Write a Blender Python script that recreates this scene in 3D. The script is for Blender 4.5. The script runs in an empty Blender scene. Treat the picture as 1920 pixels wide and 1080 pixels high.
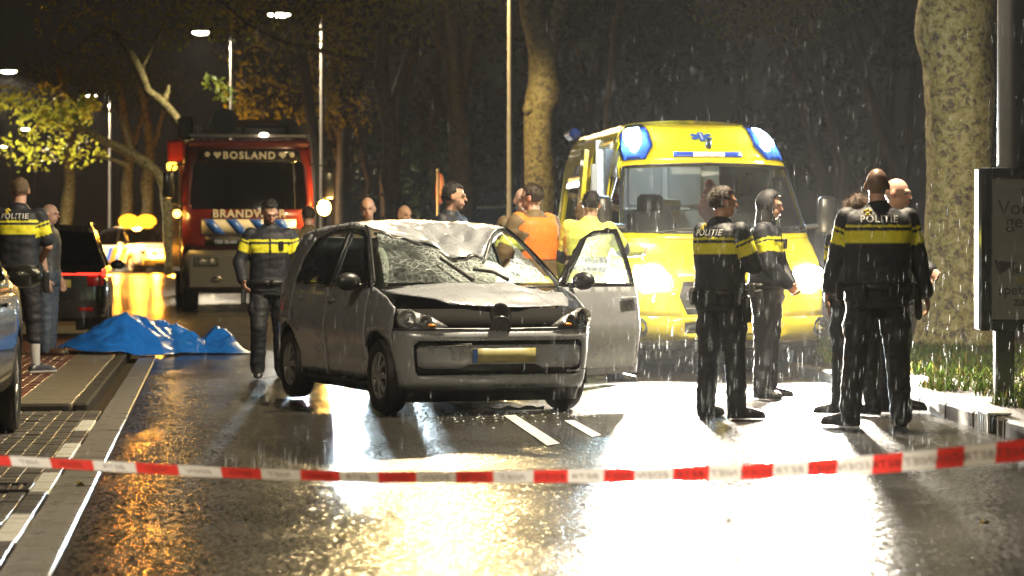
import bpy, bmesh, math, random
import numpy as np
from mathutils import Vector, Matrix, noise as mnoise
from mathutils.geometry import delaunay_2d_cdt
from mathutils.bvhtree import BVHTree
random.seed(7); RNG = np.random.default_rng(7)
S = bpy.context.scene
COL = S.collection
R = math.radians
# ------------------------------------------------------------------ camera
F, CAMH, HY, CX = 5000.0, 1.224, 478.0, 960.0      # focal length in photo pixels, eye height, horizon row
cam = bpy.data.cameras.new('camera'); camo = bpy.data.objects.new('camera', cam); COL.objects.link(camo)
camo.location = (0, 0, CAMH); camo.rotation_euler = (R(90), 0, 0)
cam.sensor_width = 36; cam.lens = 36 * F / 1920; cam.shift_y = -(540 - HY) / 1920
cam.clip_start = 0.5; cam.clip_end = 2000
cam.dof.use_dof = True; cam.dof.focus_distance = 20.6; cam.dof.aperture_fstop = 3.6
S.camera = camo
# ------------------------------------------------------------------ night sky
W = bpy.data.worlds.new('World'); S.world = W; W.use_nodes = True
nt = W.node_tree; nt.nodes.clear()
sky = nt.nodes.new('ShaderNodeTexSky'); sky.sky_type = 'NISHITA'; sky.sun_disc = False
sky.sun_elevation = R(0.5); sky.sun_rotation = R(200)
hs = nt.nodes.new('ShaderNodeHueSaturation'); hs.inputs['Saturation'].default_value = 0.25
mx = nt.nodes.new('ShaderNodeMixRGB'); mx.blend_type = 'MULTIPLY'; mx.inputs[0].default_value = 1; mx.inputs[2].default_value = (1, .88, .74, 1)
bg = nt.nodes.new('ShaderNodeBackground'); bg.inputs['Strength'].default_value = 0.0045
wo = nt.nodes.new('ShaderNodeOutputWorld')
nt.links.new(sky.outputs[0], hs.inputs['Color']); nt.links.new(hs.outputs[0], mx.inputs[1])
nt.links.new(mx.outputs[0], bg.inputs[0]); nt.links.new(bg.outputs[0], wo.inputs[0])
# ------------------------------------------------------------------ colour and render
S.view_settings.view_transform = 'Standard'; S.view_settings.look = 'None'
S.view_settings.exposure = 0.5; S.view_settings.gamma = 1
S.render.engine = 'CYCLES'
S.cycles.use_denoising = True
S.cycles.max_bounces = 6; S.cycles.diffuse_bounces = 2; S.cycles.glossy_bounces = 3
S.cycles.transmission_bounces = 4; S.cycles.transparent_max_bounces = 12; S.cycles.volume_bounces = 0
S.cycles.sample_clamp_indirect = 4.0; S.cycles.sample_clamp_direct = 0
S.cycles.caustics_reflective = False; S.cycles.caustics_refractive = False
S.cycles.use_light_tree = True
# ------------------------------------------------------------------ places
def zroad(y): return max(0.0, (y - 40.0)) * 0.0095
def P(px, py, d): return Vector(((px - CX) * d / F, d, CAMH - (py - HY) * d / F))
def XD(px, d): return (px - CX) * d / F
def G(px, py, z=0.0):
    d = F * (CAMH - z) / (py - HY); return Vector(((px - CX) * d / F, d, z))
# ------------------------------------------------------------------ materials
MATS = {}
def mat(name, col=(.5, .5, .5), rough=.5, metal=0, var=.0, scale=8, bump=0, bscale=60, coat=0, spec=.5, emit=None, estr=0, rvar=0, attr=None, sheen=0):
    if name in MATS: return MATS[name]
    m = bpy.data.materials.new(name); m.use_nodes = True; t = m.node_tree; b = t.nodes['Principled BSDF']
    b.inputs['Base Color'].default_value = (*col, 1); b.inputs['Roughness'].default_value = rough
    b.inputs['Metallic'].default_value = metal; b.inputs['Coat Weight'].default_value = coat; b.inputs['Coat Roughness'].default_value = .05
    b.inputs['Specular IOR Level'].default_value = spec
    if sheen: b.inputs['Sheen Weight'].default_value = sheen
    tc = t.nodes.new('ShaderNodeTexCoord')
    src = None
    if attr:
        a = t.nodes.new('ShaderNodeAttribute'); a.attribute_name = attr; src = a.outputs['Color']
        t.links.new(src, b.inputs['Base Color'])
    if var or rvar:
        n = t.nodes.new('ShaderNodeTexNoise'); n.inputs['Scale'].default_value = scale; n.inputs['Detail'].default_value = 5
        n.inputs['Roughness'].default_value = .65
        t.links.new(tc.outputs['Object'], n.inputs['Vector'])
        if var:
            r = t.nodes.new('ShaderNodeMapRange'); r.inputs[1].default_value = .25; r.inputs[2].default_value = .75
            r.inputs[3].default_value = 1 - var; r.inputs[4].default_value = 1 + var
            t.links.new(n.outputs['Fac'], r.inputs[0])
            v = t.nodes.new('ShaderNodeMixRGB'); v.blend_type = 'MULTIPLY'; v.inputs[0].default_value = 1
            if src is not None: t.links.new(src, v.inputs[1])
            else: v.inputs[1].default_value = (*col, 1)
            t.links.new(r.outputs[0], v.inputs[2]); t.links.new(v.outputs[0], b.inputs['Base Color'])
        if rvar:
            r2 = t.nodes.new('ShaderNodeMapRange'); r2.inputs[1].default_value = .3; r2.inputs[2].default_value = .7
            r2.inputs[3].default_value = max(.02, rough - rvar); r2.inputs[4].default_value = min(1, rough + rvar)
            t.links.new(n.outputs['Fac'], r2.inputs[0]); t.links.new(r2.outputs[0], b.inputs['Roughness'])
    if bump:
        n2 = t.nodes.new('ShaderNodeTexNoise'); n2.inputs['Scale'].default_value = bscale; n2.inputs['Detail'].default_value = 3
        t.links.new(tc.outputs['Object'], n2.inputs['Vector'])
        bp = t.nodes.new('ShaderNodeBump'); bp.inputs['Strength'].default_value = bump; bp.inputs['Distance'].default_value = .01
        t.links.new(n2.outputs['Fac'], bp.inputs['Height']); t.links.new(bp.outputs[0], b.inputs['Normal'])
    if emit:
        b.inputs['Emission Color'].default_value = (*emit, 1); b.inputs['Emission Strength'].default_value = estr
    MATS[name] = m; return m
def glass(name, tint=(.8, .85, .85), alpha=.25, rough=.03, dirt=None):
    """thin window glass: mostly see-through, a mirror part that grows at grazing angles"""
    if name in MATS: return MATS[name]
    m = bpy.data.materials.new(name); m.use_nodes = True; t = m.node_tree; t.nodes.clear()
    o = t.nodes.new('ShaderNodeOutputMaterial'); tr = t.nodes.new('ShaderNodeBsdfTransparent'); tr.inputs[0].default_value = (*tint, 1)
    g = t.nodes.new('ShaderNodeBsdfGlossy'); g.inputs['Roughness'].default_value = rough; g.inputs[0].default_value = (1, 1, 1, 1)
    lw = t.nodes.new('ShaderNodeFresnel'); lw.inputs[0].default_value = 1.5
    mp = t.nodes.new('ShaderNodeMapRange'); mp.inputs[3].default_value = alpha * .35; mp.inputs[4].default_value = 1
    mi = t.nodes.new('ShaderNodeMixShader')
    t.links.new(lw.outputs[0], mp.inputs[0]); t.links.new(mp.outputs[0], mi.inputs[0])
    t.links.new(tr.outputs[0], mi.inputs[1]); t.links.new(g.outputs[0], mi.inputs[2])
    last = mi.outputs[0]
    if dirt:     # white crazing or drops: (scale, width, amount)
        sc, wd, am = dirt
        tc = t.nodes.new('ShaderNodeTexCoord')
        nz = t.nodes.new('ShaderNodeTexNoise'); nz.inputs['Scale'].default_value = 3
        mv = t.nodes.new('ShaderNodeMixRGB'); mv.blend_type = 'ADD'; mv.inputs[0].default_value = .25
        t.links.new(tc.outputs['Object'], nz.inputs['Vector']); t.links.new(tc.outputs['Object'], mv.inputs[1]); t.links.new(nz.outputs['Color'], mv.inputs[2])
        acc = None
        for k, (s2, w2, a2) in enumerate(((sc, wd, 1.0), (sc * .33, wd * 1.6, .9))):
            vo = t.nodes.new('ShaderNodeTexVoronoi'); vo.feature = 'DISTANCE_TO_EDGE'; vo.inputs['Scale'].default_value = s2
            t.links.new(mv.outputs[0], vo.inputs['Vector'])
            r = t.nodes.new('ShaderNodeMapRange'); r.inputs[1].default_value = 0; r.inputs[2].default_value = w2; r.inputs[3].default_value = a2; r.inputs[4].default_value = 0
            t.links.new(vo.outputs['Distance'], r.inputs[0])
            if acc is None: acc = r.outputs[0]
            else:
                mxx = t.nodes.new('ShaderNodeMath'); mxx.operation = 'MAXIMUM'; t.links.new(acc, mxx.inputs[0]); t.links.new(r.outputs[0], mxx.inputs[1]); acc = mxx.outputs[0]
        n2 = t.nodes.new('ShaderNodeTexNoise'); n2.inputs['Scale'].default_value = 2.2; n2.inputs['Detail'].default_value = 4
        t.links.new(tc.outputs['Object'], n2.inputs['Vector'])
        r3 = t.nodes.new('ShaderNodeMapRange'); r3.inputs[1].default_value = .35; r3.inputs[2].default_value = .65; r3.inputs[3].default_value = am * .15; r3.inputs[4].default_value = am
        t.links.new(n2.outputs['Fac'], r3.inputs[0])
        ad = t.nodes.new('ShaderNodeMath'); ad.operation = 'MULTIPLY'; t.links.new(acc, ad.inputs[0]); t.links.new(r3.outputs[0], ad.inputs[1])
        a2 = t.nodes.new('ShaderNodeMath'); a2.operation = 'MULTIPLY_ADD'; t.links.new(r3.outputs[0], a2.inputs[0]); a2.inputs[1].default_value = .22; t.links.new(ad.outputs[0], a2.inputs[2])
        df = t.nodes.new('ShaderNodeBsdfDiffuse'); df.inputs[0].default_value = (.72, .80, .78, 1)
        tl = t.nodes.new('ShaderNodeBsdfTranslucent'); tl.inputs[0].default_value = (.72, .82, .80, 1)
        dm = t.nodes.new('ShaderNodeMixShader'); dm.inputs[0].default_value = .45
        t.links.new(df.outputs[0], dm.inputs[1]); t.links.new(tl.outputs[0], dm.inputs[2])
        m2 = t.nodes.new('ShaderNodeMixShader'); t.links.new(a2.outputs[0], m2.inputs[0]); t.links.new(last, m2.inputs[1]); t.links.new(dm.outputs[0], m2.inputs[2]); last = m2.outputs[0]
    t.links.new(last, o.inputs[0]); MATS[name] = m; return m
def emis(name, col, strength):
    if name in MATS: return MATS[name]
    m = bpy.data.materials.new(name); m.use_nodes = True; t = m.node_tree; t.nodes.clear()
    o = t.nodes.new('ShaderNodeOutputMaterial'); e = t.nodes.new('ShaderNodeEmission'); e.inputs[0].default_value = (*col, 1); e.inputs[1].default_value = strength
    t.links.new(e.outputs[0], o.inputs[0]); MATS[name] = m; return m
# ------------------------------------------------------------------ mesh helpers
def tag(o, label=None, cat=None, group=None, kind=None):
    if label: o['label'] = label
    if cat: o['category'] = cat
    if group: o['group'] = group
    if kind: o['kind'] = kind
    return o
def empty(name, loc=(0, 0, 0), rz=0, parent=None):
    o = bpy.data.objects.new(name, None); COL.objects.link(o); o.location = loc; o.rotation_euler = (0, 0, rz); o.empty_display_size = .2
    if parent: o.parent = parent
    return o
def thing(name, label, cat, loc=(0, 0, 0), rz=0, group=None): return tag(empty(name, loc, rz), label, cat, group)
def link(name, me, parent=None, matl=None):
    o = bpy.data.objects.new(name, me); COL.objects.link(o)
    if parent: o.parent = parent
    if matl is not None:
        if not me.materials: me.materials.append(matl)
    return o
def copy_tree(o, parent=None):
    c = o.copy(); COL.objects.link(c); c.parent = parent
    for ch in list(o.children): copy_tree(ch, c)
    return c
class MB:
    def __init__(s): s.v = []; s.f = []; s.m = []; s.mats = []; s.cur = 0
    def mat(s, m):
        if m not in s.mats: s.mats.append(m)
        s.cur = s.mats.index(m); return s
    def add(s, vs, fs):
        n = len(s.v); s.v += [tuple(v) for v in vs]; s.f += [tuple(i + n for i in f) for f in fs]; s.m += [s.cur] * len(fs); return s
    def box(s, c, size, rot=None, ch=0):
        hx, hy, hz = size[0] / 2, size[1] / 2, size[2] / 2
        c = Vector(c); M = rot if rot is not None else Matrix.Identity(3)
        if ch <= 0:
            vs = [c + M @ Vector((x * hx, y * hy, z * hz)) for x in (-1, 1) for y in (-1, 1) for z in (-1, 1)]
            return s.add(vs, [(0, 1, 3, 2), (4, 6, 7, 5), (0, 4, 5, 1), (2, 3, 7, 6), (0, 2, 6, 4), (1, 5, 7, 3)])
        ch = min(ch, hx * .9, hy * .9, hz * .9); vs = []; idx = {}
        for x in (-1, 1):
            for y in (-1, 1):
                for z in (-1, 1):
                    for a in range(3):
                        q = [x * (hx - ch), y * (hy - ch), z * (hz - ch)]; q[a] = (x * hx, y * hy, z * hz)[a]
                        idx[(x, y, z, a)] = len(vs); vs.append(c + M @ Vector(q))
        fs = []
        for a in range(3):
            b, d = [(1, 2), (2, 0), (0, 1)][a]
            for sg in (-1, 1):
                def key(u, w):
                    k = [0, 0, 0]; k[a] = sg; k[b] = u; k[d] = w; return idx[(*k, a)]
                q = [key(-1, -1), key(1, -1), key(1, 1), key(-1, 1)]; fs.append(tuple(q if sg > 0 else q[::-1]))
        for a in range(3):
            b, d = [(1, 2), (2, 0), (0, 1)][a]
            for u in (-1, 1):
                for w in (-1, 1):
                    def kk(e, ax):
                        k = [0, 0, 0]; k[a] = e; k[b] = u; k[d] = w; return idx[(*k, ax)]
                    q = [kk(-1, b), kk(1, b), kk(1, d), kk(-1, d)]; fs.append(tuple(q if u * w < 0 else q[::-1]))
        for x in (-1, 1):
            for y in (-1, 1):
                for z in (-1, 1):
                    q = [idx[(x, y, z, 0)], idx[(x, y, z, 1)], idx[(x, y, z, 2)]]; fs.append(tuple(q if x * y * z > 0 else q[::-1]))
        return s.add(vs, fs)
    def loft(s, rings, cap=True, closed=True):
        n = len(rings[0]); vs = [p for r in rings for p in r]; fs = []
        for i in range(len(rings) - 1):
            for j in range(n if closed else n - 1):
                a, b = i * n + j, i * n + (j + 1) % n; fs.append((a, b, b + n, a + n))
        if cap and closed: fs.append(tuple(range(n))[::-1]); fs.append(tuple(range(len(vs) - n, len(vs))))
        return s.add(vs, fs)
    def tube(s, path, rad, n=8, cap=True, flat=None):
        path = [Vector(p) for p in path]
        if not hasattr(rad, '__len__'): rad = [rad] * len(path)
        rings = []; up = None
        for i, p in enumerate(path):
            t = (path[min(i + 1, len(path) - 1)] - path[max(i - 1, 0)]).normalized()
            if up is None: up = Vector((0, 0, 1)) if abs(t.z) < .9 else Vector((1, 0, 0))
            a = t.cross(up)
            if a.length < 1e-5: a = t.orthogonal()
            a.normalize(); b = t.cross(a).normalized(); up = -b if False else up
            rings.append([p + (a * math.cos(2 * math.pi * k / n) + b * math.sin(2 * math.pi * k / n)) * rad[i] for k in range(n)])
        return s.loft(rings, cap)
    def cyl(s, p0, p1, r0, r1=None, n=16): return s.tube([p0, p1], [r0, r0 if r1 is None else r1], n)
    def capsule(s, p0, p1, r0, r1=None, n=12, k=4):
        p0, p1 = Vector(p0), Vector(p1); r1 = r0 if r1 is None else r1; d = p1 - p0
        t = d.normalized() if d.length > 1e-6 else Vector((0, 0, 1)); a = t.orthogonal().normalized(); b = t.cross(a)
        rings = []
        for i in range(k + 1):
            an = -math.pi / 2 + (math.pi / 2) * (i + .35) / (k + .35); rings.append((p0 + t * r0 * math.sin(an), r0 * math.cos(an)))
        for i in range(k + 1):
            an = (math.pi / 2) * i / (k + .35); rings.append((p1 + t * r1 * math.sin(an), r1 * math.cos(an)))
        return s.loft([[c + (a * math.cos(2 * math.pi * j / n) + b * math.sin(2 * math.pi * j / n)) * r for j in range(n)] for c, r in rings])
    def ell(s, c, rad, rot=None, n=16, k=10):
        c = Vector(c); M = rot if rot is not None else Matrix.Identity(3); rings = []
        for i in range(k):
            an = -math.pi / 2 + math.pi * (i + .5) / k
            rings.append([c + M @ Vector((rad[0] * math.cos(an) * math.cos(2 * math.pi * j / n), rad[1] * math.cos(an) * math.sin(2 * math.pi * j / n), rad[2] * math.sin(an))) for j in range(n)])
        return s.loft(rings)
    def lathe(s, prof, c, axis, n=24, cap=False):
        """prof: (offset along axis, radius)"""
        c = Vector(c); t = Vector(axis).normalized(); a = t.orthogonal().normalized(); b = t.cross(a)
        return s.loft([[c + t * u + (a * math.cos(2 * math.pi * j / n) + b * math.sin(2 * math.pi * j / n)) * r for j in range(n)] for u, r in prof], cap)
    def build(s, name, m=None, parent=None, smooth=35, solid=0, off=-1, loc=None):
        me = bpy.data.meshes.new(name); me.from_pydata(s.v, [], s.f)
        if s.mats:
            for q in s.mats: me.materials.append(q)
            me.polygons.foreach_set('material_index', s.m)
        elif m is not None: me.materials.append(m)
        me.update()
        bm = bmesh.new(); bm.from_mesh(me); bmesh.ops.recalc_face_normals(bm, faces=bm.faces); bm.to_mesh(me); bm.free()
        if smooth:
            me.shade_smooth()
            if smooth < 180: me.set_sharp_from_angle(angle=R(smooth))
        o = link(name, me, parent)
        if solid:
            q = o.modifiers.new('thickness', 'SOLIDIFY'); q.thickness = solid; q.offset = off
        if loc is not None: o.location = loc
        return o
def inpoly(x, y, poly):
    c = False; n = len(poly); j = n - 1
    for i in range(n):
        xi, yi = poly[i]; xj, yj = poly[j]
        if (yi > y) != (yj > y) and x < (xj - xi) * (y - yi) / (yj - yi) + xi: c = not c
        j = i
    return c
def dense(poly, step):
    out = []
    for i, p in enumerate(poly):
        q = poly[(i + 1) % len(poly)]; L = math.hypot(q[0] - p[0], q[1] - p[1]); n = max(1, int(math.ceil(L / step)))
        for k in range(n): out.append((p[0] + (q[0] - p[0]) * k / n, p[1] + (q[1] - p[1]) * k / n))
    return out
def panel2d(outline, step, holes=()):
    loops = [dense(outline, step)] + [dense(h, step) for h in holes]
    pts = []; edges = []
    for L in loops:
        n0 = len(pts); pts += [Vector(p) for p in L]; edges += [(n0 + i, n0 + (i + 1) % len(L)) for i in range(len(L))]
    border = np.array([(p.x, p.y) for p in pts])
    xs = [p[0] for p in outline]; ys = [p[1] for p in outline]
    nx = int((max(xs) - min(xs)) / step) + 2; ny = int((max(ys) - min(ys)) / step) + 2
    for i in range(nx):
        for j in range(ny):
            x = min(xs) + (i + .5 * (j % 2)) * step; y = min(ys) + j * step
            if inpoly(x, y, outline) and not any(inpoly(x, y, h) for h in holes):
                if np.min((border[:, 0] - x) ** 2 + (border[:, 1] - y) ** 2) > (step * .55) ** 2: pts.append(Vector((x, y)))
    v, e, f, *_ = delaunay_2d_cdt(pts, edges, [], 0, 1e-5)
    tris = []
    for t in f:
        x = sum(v[i].x for i in t) / len(t); y = sum(v[i].y for i in t) / len(t)
        if inpoly(x, y, outline) and not any(inpoly(x, y, h) for h in holes): tris.append(tuple(t))
    return v, tris
def panel(name, outline, fn, m, parent, step=.06, holes=(), solid=.012, off=-1, smooth=40):
    v, t = panel2d(outline, step, holes)
    b = MB(); b.add([fn(p.x, p.y) for p in v], t)
    return b.build(name, m, parent, smooth, solid, off)
def arc(cx, cz, r, a0, a1, n=14): return [(cx + r * math.cos(R(a0 + (a1 - a0) * i / n)), cz + r * math.sin(R(a0 + (a1 - a0) * i / n))) for i in range(n + 1)]
def itp(x, xs, ys): return float(np.interp(x, xs, ys))
def text(name, body, size, m, parent, M, extrude=.002, offset=0.0, align='CENTER', proj=None, mirror=False, space=1.0, lift=.004):
    cu = bpy.data.curves.new(name, 'FONT'); cu.body = body; cu.size = size; cu.extrude = 0 if proj else extrude; cu.align_x = align; cu.offset = offset; cu.space_character = space; cu.resolution_u = 4
    o = bpy.data.objects.new(name, cu); COL.objects.link(o)
    dg = bpy.context.evaluated_depsgraph_get(); me = bpy.data.meshes.new_from_object(o.evaluated_get(dg)); bpy.data.objects.remove(o)
    me.name = name
    if mirror:
        for v in me.vertices: v.co.x *= -1
    me.transform(M)
    if proj:
        bvh, dirn = proj; dirn = Vector(dirn)
        bm = bmesh.new(); bm.from_mesh(me)
        for v in bm.verts:
            h = bvh.ray_cast(v.co - dirn * .6, dirn)
            if h[0] is not None: v.co = h[0] - dirn * lift
        bm.to_mesh(me); bm.free()
    me.materials.clear(); me.materials.append(m)
    q = link(name, me, parent); return q
def basis(xa, ya, loc):
    xa = Vector(xa).normalized(); ya = Vector(ya); ya = (ya - xa * ya.dot(xa)).normalized(); za = xa.cross(ya)
    return Matrix(((xa.x, ya.x, za.x, loc[0]), (xa.y, ya.y, za.y, loc[1]), (xa.z, ya.z, za.z, loc[2]), (0, 0, 0, 1)))
def point_light(name, loc, power, col, parent=None, radius=.1):
    l = bpy.data.lights.new(name, 'POINT'); l.energy = power; l.color = col; l.shadow_soft_size = radius
    o = bpy.data.objects.new(name, l); COL.objects.link(o); o.location = loc
    if parent: o.parent = parent
    return o
def spot_light(name, loc, dirn, power, col, angle, blend=.5, parent=None, radius=.08):
    l = bpy.data.lights.new(name, 'SPOT'); l.energy = power; l.color = col; l.spot_size = R(angle); l.spot_blend = blend; l.shadow_soft_size = radius
    o = bpy.data.objects.new(name, l); COL.objects.link(o); o.location = loc
    o.rotation_euler = Vector(dirn).to_track_quat('-Z', 'Y').to_euler()
    if parent: o.parent = parent
    return o
# ================================================================== THE SETTING
U2, V2 = (-.1142, .9934), (.9934, .1142)             # along the street, across it
def RF(s, t, z=0.0): return Vector((s * U2[0] + t * V2[0], s * U2[1] + t * V2[1], z))
STREET_RZ = math.atan2(U2[1], U2[0]) - math.pi / 2
def xL(y): return itp(y, [-20, 31, 38, 45, 70, 110, 200, 400], [1.72, -4.14, -5.2, -6.6, -11.5, -19.8, -40, -90])
def xR(y): return itp(y, [-20, 12, 17.3, 21, 26, 33, 39, 46, 70, 95, 110, 200, 400], [4.3, 3.52, 3.34, 3.2, 2.98, 2.1, .9, -.65, -5.6, -10.7, -13.8, -32, -80])
def asphalt():
    m = bpy.data.materials.new('wet asphalt'); m.use_nodes = True; t = m.node_tree; b = t.nodes['Principled BSDF']; L = t.links.new
    tc = t.nodes.new('ShaderNodeTexCoord')
    def nz(scale, det=4, ro=.6):
        n = t.nodes.new('ShaderNodeTexNoise'); n.inputs['Scale'].default_value = scale; n.inputs['Detail'].default_value = det; n.inputs['Roughness'].default_value = ro
        L(tc.outputs['Object'], n.inputs['Vector']); return n
    def mr(src, a, b2, c, d):
        r = t.nodes.new('ShaderNodeMapRange'); r.inputs[1].default_value = a; r.inputs[2].default_value = b2; r.inputs[3].default_value = c; r.inputs[4].default_value = d; L(src, r.inputs[0]); return r.outputs[0]
    big, mid, fine = nz(.55, 5), nz(6, 5), nz(48, 3, .75)
    vo = t.nodes.new('ShaderNodeTexVoronoi'); vo.inputs['Scale'].default_value = 62; L(tc.outputs['Object'], vo.inputs['Vector'])
    # aggregate: stones of different greys
    cr = t.nodes.new('ShaderNodeValToRGB'); cr.color_ramp.elements[0].color = (.007, .0068, .0065, 1); cr.color_ramp.elements[1].color = (.055, .05, .043, 1)
    L(vo.outputs['Color'], cr.inputs[0]); L(tc.outputs['Object'], vo.inputs['Vector'])
    mu = t.nodes.new('ShaderNodeMixRGB'); mu.blend_type = 'MULTIPLY'; mu.inputs[0].default_value = 1
    L(cr.outputs[0], mu.inputs[1]); L(mr(mid.outputs['Fac'], .3, .7, .65, 1.25), mu.inputs[2]); L(mu.outputs[0], b.inputs['Base Color'])
    # water film: smoother where it stands
    wet = mr(big.outputs['Fac'], .42, .62, 0, 1)
    ro = t.nodes.new('ShaderNodeMath'); ro.operation = 'MULTIPLY_ADD'; L(wet, ro.inputs[0]); ro.inputs[1].default_value = -.07; ro.inputs[2].default_value = .24
    L(ro.outputs[0], b.inputs['Roughness'])
    # stone chippings: every chip tilts the film of water its own way
    mp = t.nodes.new('ShaderNodeMapping'); mp.inputs['Scale'].default_value = (1, .30, 1); L(tc.outputs['Object'], mp.inputs['Vector'])
    geo = t.nodes.new('ShaderNodeNewGeometry'); acc = geo.outputs['Normal']
    for scale, amt, det in ((46, .62, 2), (110, .55, 1), (5, .10, 3)):
        n = t.nodes.new('ShaderNodeTexNoise'); n.inputs['Scale'].default_value = scale; n.inputs['Detail'].default_value = det; L(mp.outputs[0], n.inputs['Vector'])
        sb_ = t.nodes.new('ShaderNodeVectorMath'); sb_.operation = 'SUBTRACT'; L(n.outputs['Color'], sb_.inputs[0]); sb_.inputs[1].default_value = (.5, .5, .5)
        ml = t.nodes.new('ShaderNodeVectorMath'); ml.operation = 'MULTIPLY'; L(sb_.outputs[0], ml.inputs[0]); ml.inputs[1].default_value = (amt, amt, 0)
        ad = t.nodes.new('ShaderNodeVectorMath'); ad.operation = 'ADD'; L(acc, ad.inputs[0]); L(ml.outputs[0], ad.inputs[1]); acc = ad.outputs[0]
    nm = t.nodes.new('ShaderNodeVectorMath'); nm.operation = 'NORMALIZE'; L(acc, nm.inputs[0]); L(nm.outputs[0], b.inputs['Normal'])
    b.inputs['Specular IOR Level'].default_value = .3
    b.inputs['Coat Weight'].default_value = 0
    return m
M_asph = asphalt()
M_soil = mat('wet soil with leaf litter', (.030, .020, .012), .8, var=.5, scale=9, bump=.6, bscale=40, spec=.1)
def sheet(name, rows, m, kind='structure'):
    b = MB(); n = len(rows[0]); b.add([p for r in rows for p in r], [(i * n + j, i * n + j + 1, (i + 1) * n + j + 1, (i + 1) * n + j) for i in range(len(rows) - 1) for j in range(n - 1)])
    o = b.build(name, m, None, 180); return tag(o, kind=kind)
ys = [-25, -10, 0, 8, 14, 20, 26, 32, 38, 44, 50, 60, 70, 85, 100, 130, 170, 220, 300, 420, 600, 900]
sheet('ground', [[(x, y, zroad(min(y, 220)) - .06) for x in (-500, -120, -40, -12, 0, 12, 40, 120, 500)] for y in ys], M_soil)
yr = [-20, -8, 0, 6, 10, 14, 18, 22, 26, 30, 34, 38, 42, 46, 50, 56, 62, 70, 80, 95, 110, 130, 160, 200, 260]
sheet('road', [[(xL(y) + (xR(y) - xL(y)) * k / 8, y, zroad(y) + .022 * math.sin(math.pi * k / 8)) for k in range(9)] for y in yr], M_asph)
def zr_at(x, y):
    k = (x - xL(y)) / (xR(y) - xL(y)); return zroad(y) + (.022 * math.sin(math.pi * max(0, min(1, k))) if 0 < k < 1 else 0)
# painted lines by the crashed car
M_white = mat('worn white road paint', (.62, .62, .58), .32, var=.3, scale=25, bump=.3, bscale=90)
def road_mark(px):
    b = MB(); q = [G(x, y, .017) for x, y in px]; n = 6; vs = []
    for i in range(n + 1):
        for w in (0, 1):
            a = q[0].lerp(q[3], i / n); c = q[1].lerp(q[2], i / n); p = a.lerp(c, w); vs.append((p.x, p.y, zr_at(p.x, p.y) + .005))
    b.add(vs, [(2 * i, 2 * i + 1, 2 * i + 3, 2 * i + 2) for i in range(n)]); o = b.build('road_marking', M_white, None, 0); tag(o, kind='structure'); return o
road_mark([(944, 781), (966, 780), (1050, 834), (1026, 838)])
road_mark([(1058, 791), (1076, 790), (1128, 818), (1110, 822)])
# ---- left: edging stones, brick parking bay, kerbed pavement
M_conc = mat('wet concrete edging', (.15, .14, .12), .34, var=.3, scale=14, bump=.35, bscale=70, rvar=.12)
M_slab = mat('wet concrete slab', (.17, .145, .10), .36, var=.25, scale=10, bump=.3, bscale=70, rvar=.12)
M_pav = [mat('wet grey paver %s' % k, c, .34, var=.35, scale=18, bump=.4, bscale=60, rvar=.12, spec=.3) for k, c in (('one', (.085, .078, .068)), ('two', (.11, .10, .085)), ('three', (.07, .066, .06)))]
M_brk = [mat('wet red brick %s' % k, c, .36, var=.35, scale=18, bump=.4, bscale=60, rvar=.12, spec=.3) for k, c in (('one', (.14, .055, .032)), ('two', (.17, .075, .045)), ('three', (.11, .045, .03)))]
M_wpav = mat('white paving block', (.55, .54, .48), .35, var=.25, scale=14, bump=.3, bscale=60)
M_bed = mat('dark joint sand', (.03, .026, .02), .7, var=.4, scale=20, bump=.5)
def block_mesh(name, sx, sy, sz, m, ch=.006):
    b = MB().box((0, 0, -sz / 2), (sx, sy, sz), ch=ch); o = b.build(name, m, None, 30); me = o.data; bpy.data.objects.remove(o); return me
def put(name, me, parent, p, rz, dz=0.0):
    o = bpy.data.objects.new(name, me); COL.objects.link(o); o.parent = parent; o.location = (p.x, p.y, p.z + dz)
    o.rotation_euler = (random.gauss(0, .006), random.gauss(0, .006), rz); return o
def flat(name, poly, z, m, kind='structure', parent=None):
    b = MB().add([(p[0], p[1], z) for p in poly], [tuple(range(len(poly)))]); o = b.build(name, m, parent, 0)
    if kind: tag(o, kind=kind)
    return o
gut = flat('gutter', [RF(6, -.80), RF(6, -.585), RF(62, -.585), RF(62, -.80)], -.03, M_bed)
me = block_mesh('edging_stone', .205, .492, .12, M_conc, .008)
for i in range(70):
    put('edging_stone', me, gut, RF(8 + i * .5, -.69, .004), STREET_RZ, random.gauss(0, .002))
bay = flat('parking_bay', [RF(4, -.80), RF(21.25, -.80), RF(21.25, -6), RF(4, -6)], -.035, M_bed)
mes = [block_mesh('paver', .095, .197, .08, m, .003) for m in M_pav]
mw = block_mesh('white_paver', .108, .196, .08, M_wpav, .006)
far_b = MB()
n = 0
for i in range(58):                                   # the first course holds the dashed white line
    s = 9.6 + i * .2; on = ((s - 11.45) % 2.42) < 1.2
    put('white_paver' if on else 'paver', mw if on else random.choice(mes), bay, RF(s, -.855, .006), STREET_RZ, random.gauss(0, .002))
spots = []
for r in range(26):
    for i in range(60):
        s = 9.5 + i * .2 + (.1 if r % 2 else 0); t = -.965 - r * .1
        if s > 21.1: continue
        p = RF(s, t); px = CX + p.x * F / p.y
        spots.append((px < -40, s, t))
spots.sort()
for k, (offs, s, t) in enumerate(spots):
    if k < 235: put('paver', random.choice(mes), bay, RF(s, t, .002), STREET_RZ, random.gauss(0, .0025))
    else:
        M3 = Matrix.Rotation(STREET_RZ, 3, 'Z'); far_b.mat(M_pav[k % 3]).box(RF(s, t, -.035 + random.gauss(0, .002)), (.094, .196, .08), M3, .005)
tag(far_b.build('paver_field', None, bay, 30), kind='stuff')
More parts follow.
